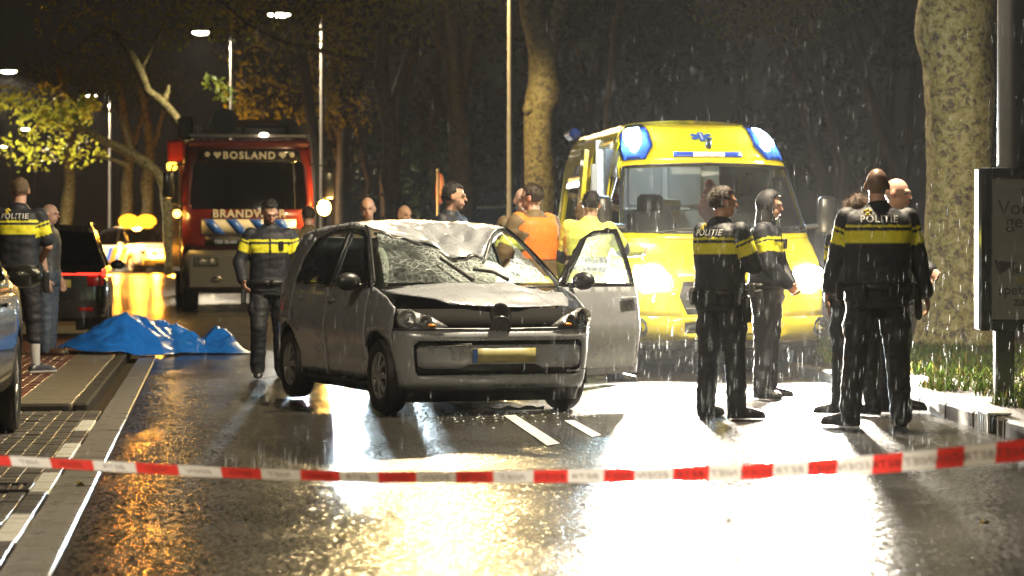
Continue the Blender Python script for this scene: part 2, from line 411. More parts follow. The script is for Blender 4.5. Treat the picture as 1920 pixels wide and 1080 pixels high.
# raised pavement
M_kerb = mat('wet concrete kerb', (.04, .036, .03), .8, var=.35, scale=12, bump=.35, bscale=60, rvar=.12, spec=.05)
pav = MB().mat(M_bed).box(RF(41.2, -4.6, -.052), (7.1, 39.7, .10), Matrix.Rotation(STREET_RZ, 3, 'Z')).build('pavement', None, None, 0); tag(pav, kind='structure')
mk = block_mesh('kerb_stone', .115, .98, .26, M_kerb, .018)
for i in range(20): put('kerb_stone', mk, pav, RF(21.95 + i, -.985, .050), STREET_RZ)
for i in range(4): put('kerb_stone', mk, pav, RF(21.38, -1.55 - i * 1.0, .047), STREET_RZ + math.pi / 2)
ms = block_mesh('slab', .445, .49, .07, M_slab, .006)
for i in range(33): put('slab', ms, pav, RF(21.75 + i * .5, -1.28, .046), STREET_RZ, random.gauss(0, .002))
mb2 = [block_mesh('brick', .096, .194, .07, m, .006) for m in M_brk]
fb = MB(); spots = []
for r in range(24):
    for i in range(95):
        s = 21.55 + i * .2 + (.1 if r % 2 else 0); t = -1.56 - r * .1
        p = RF(s, t); px = CX + p.x * F / p.y; spots.append((px < -10, s, t))
spots.sort()
for k, (o_, s, t) in enumerate(spots):
    if k < 290: put('brick', random.choice(mb2), pav, RF(s, t, .044), STREET_RZ, random.gauss(0, .002))
    else: fb.mat(M_brk[k % 3]).box(RF(s, t, .009 + random.gauss(0, .0015)), (.096, .194, .07), Matrix.Rotation(STREET_RZ, 3, 'Z'))
tag(fb.build('brick_field', None, pav, 0), kind='stuff')
# gully grate in the parking bay
M_iron = mat('cast iron', (.02, .02, .02), .4, metal=.6, bump=.3)
gr = thing('drain_grate', 'dark cast iron gully grate sunk among the grey pavers beside white dashes', 'drain', RF(14.15, -1.12, .012), STREET_RZ)
MB().box((0, .20, -.01), (.44, .04, .03), ch=.004).box((0, -.20, -.01), (.44, .04, .03), ch=.004).box((.2, 0, -.01), (.04, .36, .03), ch=.004).box((-.2, 0, -.01), (.04, .36, .03), ch=.004).build('frame', M_iron, gr)
for k in range(6): MB().box((-.15 + k * .06, 0, -.012), (.022, .36, .025), ch=.003).build('bar', M_iron, gr)
# ---- right: kerb, verge, grass
vg = sheet('verge', [[(xR(y) + .14 + dx, y, zroad(y) + .105 + .02 * math.sin(y * 1.3 + dx) * (1 if dx > .3 else 0)) for dx in (0, .35, .9, 1.8, 3.2, 6, 14, 60)] for y in [6, 9, 12, 14, 16, 18, 20, 22, 24, 26, 28, 30, 32, 34, 36, 38, 40, 42, 44, 46, 50, 56, 62, 70, 80, 95, 110]], M_soil)
kr = sheet('kerb', [[(xR(y) - .02, y, zroad(y) - .05), (xR(y) + .15, y, zroad(y) - .05)] for y in range(6, 70, 4)], M_kerb)
mk2 = block_mesh('kerb_stone', .13, .985, .25, M_kerb, .02)
y = 9.0
while y < 48:
    x0, x1 = xR(y), xR(y + 1); a = math.atan2(1, x1 - x0) - math.pi / 2
    if not (18.2 < y < 18.9): put('kerb_stone', mk2, kr, Vector(((x0 + x1) / 2 + .075, y + .5, zroad(y) + .118)), a)
    y += math.cos(a) * 1.0
# grass
def grass():
    b = []; f = []; n = 0
    r = np.random.default_rng(3)
    M1 = [mat('wet grass', (.05, .085, .012), .9, var=.4, scale=6, spec=.0), mat('straw grass', (.12, .10, .03), .9, var=.3, scale=6, spec=.0)]
    mi = []
    for k in range(30000):
        y = 13 + r.random() ** 1.1 * 23; x = xR(y) + .32 + (r.random() ** 1.4) * (3.6 if y > 20 else 2.6)
        if 20.9 < y < 27 and x < xR(y) + .5 * r.random(): continue
        cl = mnoise.noise(Vector((x * 1.6, y * 1.1, 0)))
        if cl < -.28 or (x - xR(y) < .75 and cl < .12): continue
        h = (.04 + .10 * r.random()) * (.7 + max(0, cl)); a = r.random() * 6.283; w = .006 + .005 * r.random()
        dx, dy = math.cos(a) * w, math.sin(a) * w; lx, ly = r.normal(0, .045, 2); z = .10 + zroad(y)
        b += [(x - dx, y - dy, z), (x + dx, y + dy, z), (x + lx * .45 + dx * .7, y + ly * .45 + dy * .7, z + h * .62), (x + lx * .45 - dx * .7, y + ly * .45 - dy * .7, z + h * .62), (x + lx * 1.3, y + ly * 1.3, z + h)]
        f += [(n, n + 1, n + 2, n + 3), (n + 3, n + 2, n + 4)]; q = 1 if r.random() < .25 else 0; mi += [q, q]; n += 5
    me = bpy.data.meshes.new('grass'); me.from_pydata(b, [], f)
    for q in M1: me.materials.append(q)
    me.polygons.foreach_set('material_index', mi); me.update(); o = link('grass', me)
    tag(o, 'rough wet grass on the verge around the advertising post', 'grass', kind='stuff')
grass()
# kerb inlet
M_galv = mat('galvanised steel', (.55, .55, .53), .35, metal=.8, var=.2)
kd = thing('kerb_drain', 'pale metal gully inlet with upright bars set in the kerb', 'drain', (xR(18.55) - .01, 18.55, 0), -.04)
MB().box((.07, 0, .132), (.17, .50, .02), ch=.004).box((0, .235, .065), (.02, .03, .13), ch=.003).box((0, -.235, .065), (.02, .03, .13), ch=.003).build('frame', M_galv, kd)
for k in range(3): MB().box((0, -.12 + k * .12, .06), (.018, .022, .125), ch=.002).build('bar', M_galv, kd)
MB().box((.08, 0, .06), (.1, .46, .11)).build('shaft', M_iron, kd, 0)
# ------------------------------------------------------------------ trees
M_bark = {}
def bark(name, cols, moss):
    m = bpy.data.materials.new(name); m.use_nodes = True; t = m.node_tree; b = t.nodes['Principled BSDF']; L = t.links.new
    tc = t.nodes.new('ShaderNodeTexCoord')
    vo = t.nodes.new('ShaderNodeTexNoise'); vo.inputs['Scale'].default_value = 11; vo.inputs['Detail'].default_value = 7; vo.inputs['Roughness'].default_value = .74; vo.inputs['Distortion'].default_value = .6
    L(tc.outputs['Object'], vo.inputs['Vector'])
    cr = t.nodes.new('ShaderNodeValToRGB'); e = cr.color_ramp.elements; e[0].position = .42; e[0].color = (*cols[0], 1); e[1].position = .57; e[1].color = (*cols[2], 1)
    q = e.new(.455); q.color = (*cols[1], 1); q = e.new(.51); q.color = (*moss, 1)
    L(vo.outputs['Fac'], cr.inputs[0]); L(cr.outputs[0], b.inputs['Base Color']); b.inputs['Roughness'].default_value = .6
    bp = t.nodes.new('ShaderNodeBump'); bp.inputs['Strength'].default_value = .8; bp.inputs['Distance'].default_value = .03; L(vo.outputs['Fac'], bp.inputs['Height']); L(bp.outputs[0], b.inputs['Normal'])
    return m
M_plane = bark('plane tree bark', [(.04, .03, .018), (.19, .14, .06), (.32, .27, .13)], (.20, .19, .04))
M_plane2 = bark('dull plane tree bark', [(.025, .02, .012), (.10, .075, .035), (.17, .14, .065)], (.10, .095, .022))
M_bark2 = bark('dark wet bark', [(.014, .011, .007), (.04, .028, .015), (.07, .052, .03)], (.045, .04, .014))
M_leaf = [mat('leaf green', (.07, .11, .016), .4, var=.4, scale=3, spec=.4), mat('leaf yellow green', (.13, .15, .02), .4, var=.35, scale=3)]
def leaf_mat(m):
    t = m.node_tree; b = t.nodes['Principled BSDF']; o = t.nodes['Material Output']
    tl = t.nodes.new('ShaderNodeBsdfTranslucent'); tl.inputs[0].default_value = (.45, .50, .05, 1); mi = t.nodes.new('ShaderNodeMixShader'); mi.inputs[0].default_value = .5
    t.links.new(b.outputs[0], mi.inputs[1]); t.links.new(tl.outputs[0], mi.inputs[2]); t.links.new(mi.outputs[0], o.inputs[0])
for m in M_leaf: leaf_mat(m)
def leaves(clusters, size, rr):
    """clusters: (centre, radius, count) -> verts, faces, material index"""
    V = []; Fc = []; mi = []; n = 0
    for c, rad, cnt in clusters:
        for k in range(cnt):
            d = Vector(rr.normal(0, 1, 3)); d = d.normalized() * rad * rr.random() ** .45; d.z *= .7
            p = Vector(c) + d; s = size * (.6 + .8 * rr.random())
            a = Vector(rr.normal(0, 1, 3)).normalized(); b2 = a.orthogonal().normalized(); nrm = a.cross(b2)
            a *= s; b2 *= s * .55; nrm *= s * .12
            V += [p - a * .5, p + b2 * .6 + nrm - a * .05, p + a * .6, p - b2 * .6 + nrm - a * .05]
            Fc += [(n, n + 1, n + 2), (n, n + 2, n + 3)]; q = int(rr.random() < .35); mi += [q, q]; n += 4
    return V, Fc, mi
def wobble(path, rad, n, amp, rr):
    """resample a limb with small bends and swellings"""
    path = [Vector(p) for p in path]; L = [0]
    for a, b in zip(path, path[1:]): L.append(L[-1] + (b - a).length)
    out = []; ro = []
    for i in range(n + 1):
        u = L[-1] * i / n; p = Vector([itp(u, L, [q[k] for q in path]) for k in range(3)]); r = itp(u, L, rad)
        if 0 < i < n: p += Vector(rr.normal(0, amp * r * (1 if n < 20 else .06), 3))
        out.append(p); ro.append(r * (1 + rr.normal(0, .06 if n < 20 else .004)))
    return out, ro
def tree(name, label, limbs, clusters, bk, seed, leaf=.16, group=None, n=14, bare=None):
    rr = np.random.default_rng(seed); base = limbs[0][0][0]; root = thing(name, label, 'tree', base, 0, group); base = Vector(base)
    for i, (path, rad) in enumerate(limbs):
        p, r = wobble([Vector(q) - base for q in path], rad, n, .13, rr); b = MB()
        ns = (30 if n > 20 else 14) if rad[0] > .15 else 8; rings = []
        for j, (c, q) in enumerate(zip(p, r)):
            t = (p[min(j + 1, n)] - p[max(j - 1, 0)]).normalized(); a = t.cross(Vector((0, 1, 0)));
            a = (a if a.length > .1 else t.orthogonal()).normalized(); d = t.cross(a)
            rings.append([c + (a * math.cos(6.2832 * k / ns) + d * math.sin(6.2832 * k / ns)) * q * (1 + .10 * mnoise.noise(Vector((math.cos(6.2832 * k / ns) * 1.3, math.sin(6.2832 * k / ns) * 1.3, j * 7 / n + seed))) + .045 * mnoise.noise(Vector((math.cos(6.2832 * k / ns) * 3.6, math.sin(6.2832 * k / ns) * 3.6, j * 26 / n + seed)))) for k in range(ns)])
        b.loft(rings); b.build('trunk' if i == 0 else 'limb', bk, root, 180)
    if clusters:
        V, Fc, mi = leaves([(Vector(c) - base, r, k) for c, r, k in clusters], leaf, rr)
        me = bpy.data.meshes.new('crown'); me.from_pydata(V, [], Fc)
        for m in M_leaf: me.materials.append(m)
        me.polygons.foreach_set('material_index', mi); me.update(); link('crown', me, root)
    return root
def PP(lst): return [P(*q) for q in lst]
def gz(px, d, z=None): return Vector((XD(px, d), d, zroad(d) + .08 if z is None else z))
# big plane tree by the advertising post
d = 33
tree('plane_tree', 'thick mottled plane tree trunk behind the advertising post, with a burl', [
    ([gz(1797, d), P(1797, 560, d), P(1797, 400, d), P(1799, 250, d), P(1797, 120, d), P(1790, 60, d), P(1800, -60, d), P(1800, -300, d)], [.58, .44, .42, .41, .43, .49, .43, .36]),
    ([P(1800, -250, d), P(1700, -500, d + 1), P(1600, -620, d + 2)], [.3, .2, .1]),
    ([P(1800, -280, d), P(1900, -560, d), P(1960, -700, d - 1)], [.3, .2, .1])],
    [(P(1700, -560, d), 2.0, 700), (P(1900, -640, d), 2.2, 700), (P(1560, -640, d + 2), 1.8, 500)], M_plane, 11, n=64)
d = 50
tree('plane_tree', 'forked plane tree with a swollen burl, beside the tall bare lamp pole', [
    ([gz(1012, d), P(1014, 420, d), P(1012, 300, d), P(1014, 210, d), P(1022, 190, d), P(1018, 130, d), P(1018, 95, d), P(998, 30, d), P(990, -60, d), P(960, -200, d)], [.34, .30, .29, .31, .36, .27, .28, .23, .2, .14]),
    ([P(1020, 110, d), P(1040, 50, d), P(1055, 0, d), P(1075, -90, d), P(1100, -220, d)], [.22, .18, .16, .13, .09]),
    ([P(1002, 215, d - .1), P(993, 205, d - .15), P(996, 185, d - .1)], [.08, .13, .07])],
    [(P(1050, -190, d), 1.8, 500), (P(930, -210, d), 1.8, 500), (P(1150, -230, d), 1.6, 400)], M_plane2, 12, n=44)
d = 62
tree('slim_tree', 'slim dark tree whose stem curves up behind the bald firefighter', [
    ([gz(740, d), P(738, 400, d), P(735, 300, d), P(724, 210, d), P(715, 150, d), P(722, 60, d), P(710, -60, d)], [.26, .22, .21, .19, .18, .15, .1]),
    ([P(718, 175, d), P(700, 130, d), P(660, 108, d), P(600, 95, d), P(540, 82, d), P(470, 50, d), P(400, -10, d)], [.09, .085, .07, .06, .05, .04, .03]),
    ([P(727, 240, d), P(745, 160, d), P(772, 80, d), P(790, -20, d)], [.09, .08, .06, .04])],
    [(P(640, 60, d), 1.1, 110), (P(560, 50, d), .9, 70), (P(700, -60, d), 2.0, 500), (P(800, -50, d), 2, 400), (P(760, 40, d), 1.2, 90), (P(480, 20, d), 1.4, 170)], M_bark2, 13)
d = 58
tree('slim_tree', 'straight dark tree trunk behind the officer looking right over the car', [
    ([gz(866, d), P(866, 400, d), P(864, 270, d), P(858, 180, d), P(850, 110, d), P(842, 0, d), P(838, -100, d)], [.34, .27, .25, .23, .21, .17, .12]),
    ([P(858, 190, d), P(880, 110, d), P(890, 20, d), P(905, -80, d)], [.14, .12, .09, .06]),
    ([P(852, 130, d), P(815, 70, d), P(805, 0, d), P(780, -80, d)], [.1, .08, .07, .04])],
    [(P(850, -70, d), 1.9, 450), (P(930, -90, d), 1.6, 300), (P(790, -30, d), 1.5, 300), (P(890, 30, d), .8, 40)], M_bark2, 14)
d = 56
tree('slim_tree', 'thin crooked sapling with a knot rising behind the ambulance roof', [
    ([gz(1140, d), P(1142, 400, d), P(1140, 225, d), P(1150, 165, d), P(1147, 120, d), P(1155, 40, d), P(1165, -10, d), P(1180, -90, d)], [.12, .10, .09, .12, .085, .08, .07, .05]),
    ([P(1160, 15, d), P(1185, -15, d), P(1225, -60, d)], [.05, .045, .03])],
    [(P(1190, -80, d), 1.1, 200), (P(1400, -30, d), 1.6, 420), (P(1480, 30, d + 3), 1.1, 220), (P(1390, 30, d + 3), .9, 160), (P(1530, -40, d), 1.4, 300)], M_bark2, 15)
# trees behind the fire engine, lit by the lamps and the amber beacon
d = 72
tree('leaning_tree', 'tree with one long pale limb zigzagging up over the fire engine', [
    ([gz(385, d), P(380, 400, d), P(362, 290, d), P(340, 232, d), P(322, 205, d), P(302, 190, d), P(282, 192, d), P(275, 170, d), P(262, 132, d), P(235, 85, d), P(212, 60, d), P(180, 48, d)], [.24, .21, .17, .12, .11, .13, .12, .115, .12, .10, .08, .04]),
    ([P(305, 192, d), P(312, 178, d), P(316, 160, d)], [.1, .08, .04]),
    ([P(205, 58, d), P(165, 70, d), P(120, 110, d), P(60, 150, d)], [.05, .045, .035, .02]),
    ([P(262, 135, d), P(300, 60, d), P(340, -10, d), P(370, -60, d)], [.05, .05, .04, .03])],
    [(P(325, 70, d), .55, 45), (P(395, 152, d), .35, 40), (P(412, 62, d), .4, 40), (P(300, 20, d), 1.6, 200), (P(430, 0, d), 1.8, 260), (P(150, 30, d), 1.6, 160), (P(380, 20, d), .9, 90), (P(420, 180, d), .4, 40)], M_plane, 16, leaf=.15)
d = 90
tree('leaning_tree', 'low tree leaning left over the amber beacon with brightly lit leaves', [
    ([gz(322, d), P(312, 352, d), P(290, 318, d), P(262, 296, d), P(235, 282, d), P(205, 268, d), P(175, 252, d), P(150, 238, d), P(140, 215, d)], [.24, .21, .19, .17, .16, .14, .12, .10, .05]),
    ([P(240, 310, d), P(205, 298, d), P(175, 292, d)], [.08, .06, .03]),
    ([P(250, 285, d), P(235, 240, d), P(215, 205, d)], [.06, .05, .03]),
    ([P(160, 245, d), P(120, 235, d), P(80, 215, d)], [.06, .05, .03])],
    [(P(140, 212, d), .75, 190), (P(105, 228, d), .7, 150), (P(165, 195, d), .45, 80), (P(60, 215, d), .9, 130), (P(20, 190, d), .8, 110), (P(150, 280, d), 1.0, 110), (P(60, 280, d), 1.2, 150), (P(100, 180, d), .8, 60)], M_plane, 17, leaf=.17)
d = 112
for k, (px, lab) in enumerate(((238, 'pale tree trunk glowing orange right behind the amber beacon'), (276, 'dim tree trunk between the amber beacon and the fire engine'), (128, 'dark tree trunk glowing orange left of the amber beacon'))):
    tree('background_tree', lab, [
        ([gz(px, d), P(px - 2, 420, d), P(px + 2, 340, d), P(px + 6, 280, d), P(px - 6, 200, d), P(px - 20, 120, d)], [.32, .28, .25, .22, .17, .1]),
        ([P(px + 4, 300, d), P(px + 24, 235, d), P(px + 40, 180, d)], [.13, .1, .05])],
        [(P(px - 20, 130, d), 1.8, 170), (P(px + 30, 160, d), 1.6, 140), (P(px - 60, 180, d), 1.6, 140)], M_plane, 20 + k, leaf=.2, n=10, group='tree trunks behind the amber beacon')
d = 98
for k, (px, lab) in enumerate(((500, 'hanging leafy crown between the two lit lamp poles'), (640, 'dim leafy tree right of the taller lamp pole'))):
    tree('street_tree', lab, [
        ([gz(px, d), P(px + 2, 400, d), P(px + 4, 250, d), P(px - 8, 120, d), P(px, 20, d)], [.3, .25, .2, .15, .08]),
        ([P(px + 3, 260, d), P(px - 30, 200, d), P(px - 50, 150, d)], [.1, .08, .04]), ([P(px, 200, d), P(px + 40, 140, d), P(px + 60, 90, d)], [.1, .08, .04])],
        [(P(px - 25, 110, d), 1.2, 210), (P(px - 35, 180, d), 1.1, 190), (P(px + 10, 160, d), 1.2, 170), (P(px + 25, 90, d), 1.4, 190), (P(px - 45, 215, d), .9, 110), (P(px + 20, 215, d), 1.1, 120), (P(px, 40, d), 1.7, 200)], M_bark2, 30 + k, leaf=.2, n=10)
# far dark woodland: one mass
def woodland():
    rr = np.random.default_rng(5); cl = []
    for k in range(150):
        y = 88 + rr.random() * 40; px = 480 + rr.random() * 1500; py = -250 + rr.random() * 620
        cl.append((P(px, py, y), 1.4 + rr.random() * 1.6, 110))
    V, Fc, mi = leaves(cl, .34, rr); b = MB(); b.mat(M_leaf[0])
    me = bpy.data.meshes.new('woodland'); 
    t = MB()
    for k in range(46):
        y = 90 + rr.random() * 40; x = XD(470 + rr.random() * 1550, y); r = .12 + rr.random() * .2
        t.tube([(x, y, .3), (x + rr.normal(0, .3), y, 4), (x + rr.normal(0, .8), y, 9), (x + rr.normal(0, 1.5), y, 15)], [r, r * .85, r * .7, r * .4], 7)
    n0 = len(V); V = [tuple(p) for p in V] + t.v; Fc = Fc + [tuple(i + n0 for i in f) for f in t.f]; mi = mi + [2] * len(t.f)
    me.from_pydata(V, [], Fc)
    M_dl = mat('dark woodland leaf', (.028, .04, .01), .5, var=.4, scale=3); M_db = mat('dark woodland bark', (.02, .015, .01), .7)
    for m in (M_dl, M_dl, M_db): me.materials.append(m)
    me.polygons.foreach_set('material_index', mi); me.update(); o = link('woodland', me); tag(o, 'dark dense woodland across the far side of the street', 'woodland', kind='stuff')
woodland()
# ================================================================== STREET FURNITURE
LAMPCOL = (1.0, .83, .58)
M_pole = mat('grey painted steel pole', (.33, .31, .28), .38, metal=.3, var=.15, scale=5, bump=.1)
M_dark = mat('dark painted steel', (.035, .036, .038), .32, var=.2, bump=.1)
M_lamp = emis('street lamp glow', (1, .86, .6), 26)
def lamp_head(root, tip, dirn, power, col=None, aim=(0, 0, -1), cone=168):
    """flat lantern with a glowing lens, at the tip of the arm"""
    dx, dy = dirn; rz = math.atan2(dy, dx); M3 = Matrix.Rotation(rz, 3, 'Z'); tip = Vector(tip)
    c = tip + M3 @ Vector((.28, 0, .03))
    b = MB(); b.ell(c, (.40, .17, .085), M3, 16, 8); b.build('lantern', M_dark, root, 180)
    MB().ell(c + Vector((0, 0, -.055)), (.30, .15, .095), M3, 16, 8).build('lens', M_lamp, root, 180)
    if power: spot_light('street light', c + Vector((0, 0, -.16)), aim, power, col or LAMPCOL, cone, .4, root, .14)
def lamp_post(label, x, y, h, armv, power, r0=.09, r1=.055, top=None, col=None, aim=(0, 0, -1), cone=168, group='street lamps along the road'):
    z0 = zroad(y) + .06; root = thing('street_lamp', label, 'street lamp', (x, y, z0), 0, group)
    H = h - z0
    MB().tube([(0, 0, -.05), (0, 0, 1.1), (0, 0, 1.12), (0, 0, H)], [r0 * 1.15, r0 * 1.15, r0, r1], 14).build('pole', M_pole, root, 40)
    ax, ay = armv; L = math.hypot(ax, ay)
    MB().tube([(0, 0, H - .25), (ax * .05, ay * .05, H - .02), (ax * .3, ay * .3, H + .08), (ax, ay, H + .12)], [r1 * .8, r1 * .75, r1 * .65, r1 * .6], 10).build('arm', M_dark, root, 40)
    lamp_head(root, (ax, ay, H + .12), (ax / L, ay / L), power, col, aim, cone); return root
PW = 2600
lamp_post('tall bare lamp pole rising beside the forked plane tree', XD(957, 46.7), 46.7, 7.7, (-1.0, 0), PW * 2.3, .062, .05, col=(1, .72, .32), aim=(0, -.35, -1), cone=146)
lamp_post('lamp pole standing right behind the fire engine, lantern lit', XD(604, 70), 70, 7.45, (-.85, 0), PW * 1.0, .075, .055)
lamp_post('lit lamp pole rising left of the hose reels on the fire engine', XD(434, 81), 81, 7.9, (-.62, 0), PW * 1.1, .07, .05)
lamp_post('far lit lamp pole above the amber beacon car', XD(207, 130), 130, 8.9, (-.6, 0), PW * 2, .1, .06)
lamp_post('far lamp whose lantern glows among the leaves at the street edge', XD(-30, 96), 96, 7.75, (.6, 0), PW * 5.5, .08, .06)
lamp_post('distant lamp with a tiny glowing lantern beyond the leaning tree', XD(68, 190), 190, 10.1, (-.5, 0), 0, .1, .07)
lamp_post('distant lamp with a tiny glowing lantern at the bend of the street', XD(22, 230), 230, 10.5, (-.4, 0), 0, .1, .07)
lamp_post('added unseen lamp pole on the verge behind the camera, for fill light', 4.9, -2.5, 7.7, (-1.4, 0), PW * .45)  # added out of view as fill; position guessed from the pole spacing
lamp_post('added unseen lamp pole on the pavement opposite the advertising post, for fill light', -6.2, 9.0, 7.7, (1.4, 0), PW * .8)  # guessed lamp, added beyond the left edge to brighten tarpaulin and near side
# ---- advertising post
ax, ay = XD(1882, 21), 21.0
ad = thing('advertising_post', 'black framed advertising box on a dark post below a lamp mast', 'sign', (ax, ay, .09))
M_adblack = mat('black powder coat', (.012, .013, .015), .22, coat=.4, bump=.03, bscale=200)
M_adface = mat('grey poster behind glass', (.17, .18, .18), .18, coat=.5, var=.1, scale=2)
M_adtext = mat('dark poster lettering', (.025, .026, .03), .5)
s = F / ay
zb, zt = CAMH - (620 - HY) / s - .09, CAMH - (314 - HY) / s - .09
x0 = (1833 - 1882) / s; x1 = x0 + .95
MB().box(((0), 0, zb / 2 + .02), (.15, .12, zb + .10), ch=.012).build('post', M_adblack, ad)
fr = MB(); xm, zm = (x0 + x1) / 2, (zb + zt) / 2; bw = .09
fr.box((x0 + bw / 2, 0, zm), (bw, .20, zt - zb), ch=.012).box((x1 - bw / 2, 0, zm), (bw, .20, zt - zb), ch=.012)
fr.box((xm, 0, zt - bw / 2), (x1 - x0 - 2 * bw - .002, .196, bw), ch=.01).box((xm, 0, zb + bw / 2), (x1 - x0 - 2 * bw - .002, .196, bw), ch=.01)
fr.build('frame', M_adblack, ad)
MB().box((x0 - .006, 0, zm), (.008, .15, zt - zb - .03), ch=.002).build('side_trim', M_galv, ad)
MB().box((xm, 0, zm), (x1 - x0 - 2 * bw + .004, .14, zt - zb - 2 * bw + .004)).build('poster', M_adface, ad, 0)
def adtext(t, px, py, sz):
    text('poster_lettering', t, sz, M_adtext, ad, Matrix.Translation(((px - 1882) / s, -.0725, CAMH - (py - HY) / s - .09)) @ Matrix.Rotation(R(90), 4, 'X'), .001, .0015, 'LEFT')
adtext('C', 1911, 368, .10); adtext('Voor', 1868, 402, .155); adtext('geld', 1883, 427, .15); adtext('je', 1895, 512, .09); adtext('spett', 1868, 552, .115); adtext('za', 1897, 573, .11)
MB().add([((1861 - 1882) / s, -.073, CAMH - (487 - HY) / s - .09), ((1903 - 1882) / s, -.073, CAMH - (493 - HY) / s - .09), ((1870 - 1882) / s, -.073, CAMH - (516 - HY) / s - .09)], [(0, 1, 2)]).build('poster_arrow', M_adtext, ad, 0)
MB().box(((1930 - 1882) / s, -.0715, CAMH - (524 - HY) / s - .09), (.26, .002, .06)).build('poster_patch', mat('poster olive patch', (.16, .16, .09), .3), ad, 0)
xm_ = (1897 - 1882) / s
MB().tube([(xm_, 0, zt - .01), (xm_, 0, 3.2), (xm_, 0, 7.5)], [.115, .112, .07], 18).build('mast', M_dark, ad, 40)
MB().tube([(xm_, 0, 7.3), (xm_ - .1, 0, 7.5), (xm_ - .5, 0, 7.62), (xm_ - 1.5, 0, 7.68)], [.05, .045, .04, .035], 10).build('arm', M_dark, ad, 40)
lamp_head(ad, (xm_ - 1.5, 0, 7.68), (-1, 0), PW * 2.8, (1, .84, .58))
# ---- round road sign far away
d = 52.0; sg = thing('road_sign', 'round road sign on a thin pole, seen edge-on, orange light tinted into its face', 'sign', (XD(821, d), d, zroad(d) + .08), R(14))
MB().cyl((0, 0, 0), (0, 0, 2.72), .03, .03, 10).build('pole', M_pole, sg)
zc = CAMH - (354 - HY) * d / F - sg.location.z
MB().lathe([(0, .001), (0, .29), (.02, .30), (.035, .29), (.035, .001)], (.03, 0, zc), (1, 0, 0), 28).build('disc', mat('sign face', (.55, .32, .2), .4, spec=.4), sg, 30)  # orange cast of the light is put into the face colour
MB().lathe([(0, .30), (-.004, .30), (-.004, .25), (0, .25)], (.024, 0, zc), (1, 0, 0), 28).build('rim', mat('sign red', (.5, .05, .03), .3), sg, 30)
# ================================================================== VEHICLES
M_rub = mat('tyre rubber', (.014, .014, .014), .5, var=.2, bump=.3, bscale=120)
M_blk = mat('black car plastic', (.018, .018, .019), .35, bump=.1, bscale=150)
M_bgl = mat('black gloss trim', (.012, .012, .013), .12, coat=.5)
M_chr = mat('chrome', (.8, .8, .8), .08, metal=1)
M_gls = glass('car glass', (.72, .80, .78), .3)
M_dgl = glass('dark tinted glass', (.16, .18, .18), .4)
M_lens = glass('clear lamp lens', (.92, .94, .95), .25)
M_rim = mat('silver wheel cover', (.42, .42, .41), .35, metal=.6, var=.15)
M_int = mat('dark cabin trim', (.03, .03, .032), .7, var=.2)
M_red = mat('red tail lamp', (.45, .01, .008), .15, coat=.6)
def wheel(parent, x, y, r, w, side, steer=0, spokes=8, rim=M_rim, rr=.64):
    """wheel > tyre, rim ; side = outward y sign"""
    wl = empty('wheel', (x, y, r), R(steer), parent); a = (0, side, 0); h = w / 2
    MB().lathe([(-h * .8, r * rr), (-h, r * .78), (-h * .95, r * .93), (-h * .6, r), (h * .6, r), (h * .95, r * .93), (h, r * .78), (h * .8, r * rr)], (0, 0, 0), a, 36).build('tyre', M_rub, wl, 50)
    b = MB(); R0 = r * rr
    b.lathe([(-h * .5, R0 * .5), (-h * .5, R0), (h * .78, R0 * 1.0), (h * .86, R0 * .96), (h * .74, R0 * .86), (h * .6, R0 * .84)], (0, 0, 0), a, 36)
    b.lathe([(h * .55, R0 * .28), (h * .92, R0 * .24), (h * .98, R0 * .1), (h * .98, .001)], (0, 0, 0), a, 24)
    rm = b.build('rim', rim, wl, 40)
    MB().lathe([(h * .30, .001), (h * .30, R0 * .95)], (0, 0, 0), a, 24).build('dark_back', M_blk, wl, 40)
    sp = MB()
    for k in range(spokes):
        an = 2 * math.pi * k / spokes; ca, sa = math.cos(an), math.sin(an); ta = Vector((-sa, 0, ca)); ra = Vector((ca, 0, sa)); yy = Vector((0, side, 0))
        q = []
        for rr_, ww, dd in ((.22, .11, .90), (.55, .085, .86), (.90, .15, .70)):
            c = ra * R0 * rr_ + yy * h * dd; q.append([c + ta * R0 * ww, c + ta * R0 * ww * .7 + yy * .008, c - ta * R0 * ww * .7 + yy * .008, c - ta * R0 * ww, c - yy * .015 - ta * R0 * ww * .5, c - yy * .015 + ta * R0 * ww * .5])
        sp.loft(q)
    sp.build('spoke_cover', rim, wl, 40)
    return wl
HX = math.atan2(-.933, .36)
car = thing('crashed_hatchback', 'silver hatchback with caved-in roof, shattered windscreen and open driver door', 'car', (-.704, 21.70, .018), HX)
M_sil = mat('silver metallic paint', (.40, .42, .46), .28, metal=.35, coat=.5, var=.06, scale=4, bump=.10, bscale=350, rvar=.05)
M_cond = mat('condensation drops', (.3, .3, .3), .2)
def cW(x, z):
    w = itp(z, [.12, .25, .5, .75, .92, 1.0, 1.2, 1.4, 1.48], [.74, .79, .82, .815, .785, .765, .69, .60, .555])
    w += .012 * math.exp(-((z - .62) / .05) ** 2) - .010 * math.exp(-((z - .42) / .08) ** 2) * (1 if -1 < x < 1 else 0)
    if x > 1.0: w *= 1 - .04 * ((x - 1) / .5) ** 2
    if x < -1.1: w *= 1 - .09 * ((-1.1 - x) / .6) ** 2
    return w
REX, REZ = [-1.62, -1.5, -.9, -.2, .25, .45, .75, 1.0], [1.30, 1.38, 1.445, 1.47, 1.437, 1.35, 1.165, .99]
def cside(s, dy=0.0): return lambda x, z: Vector((x, s * (cW(x, z) + dy), z))
def ss(a, b, x): t = max(0, min(1, (x - a) / (b - a))); return t * t * (3 - 2 * t)
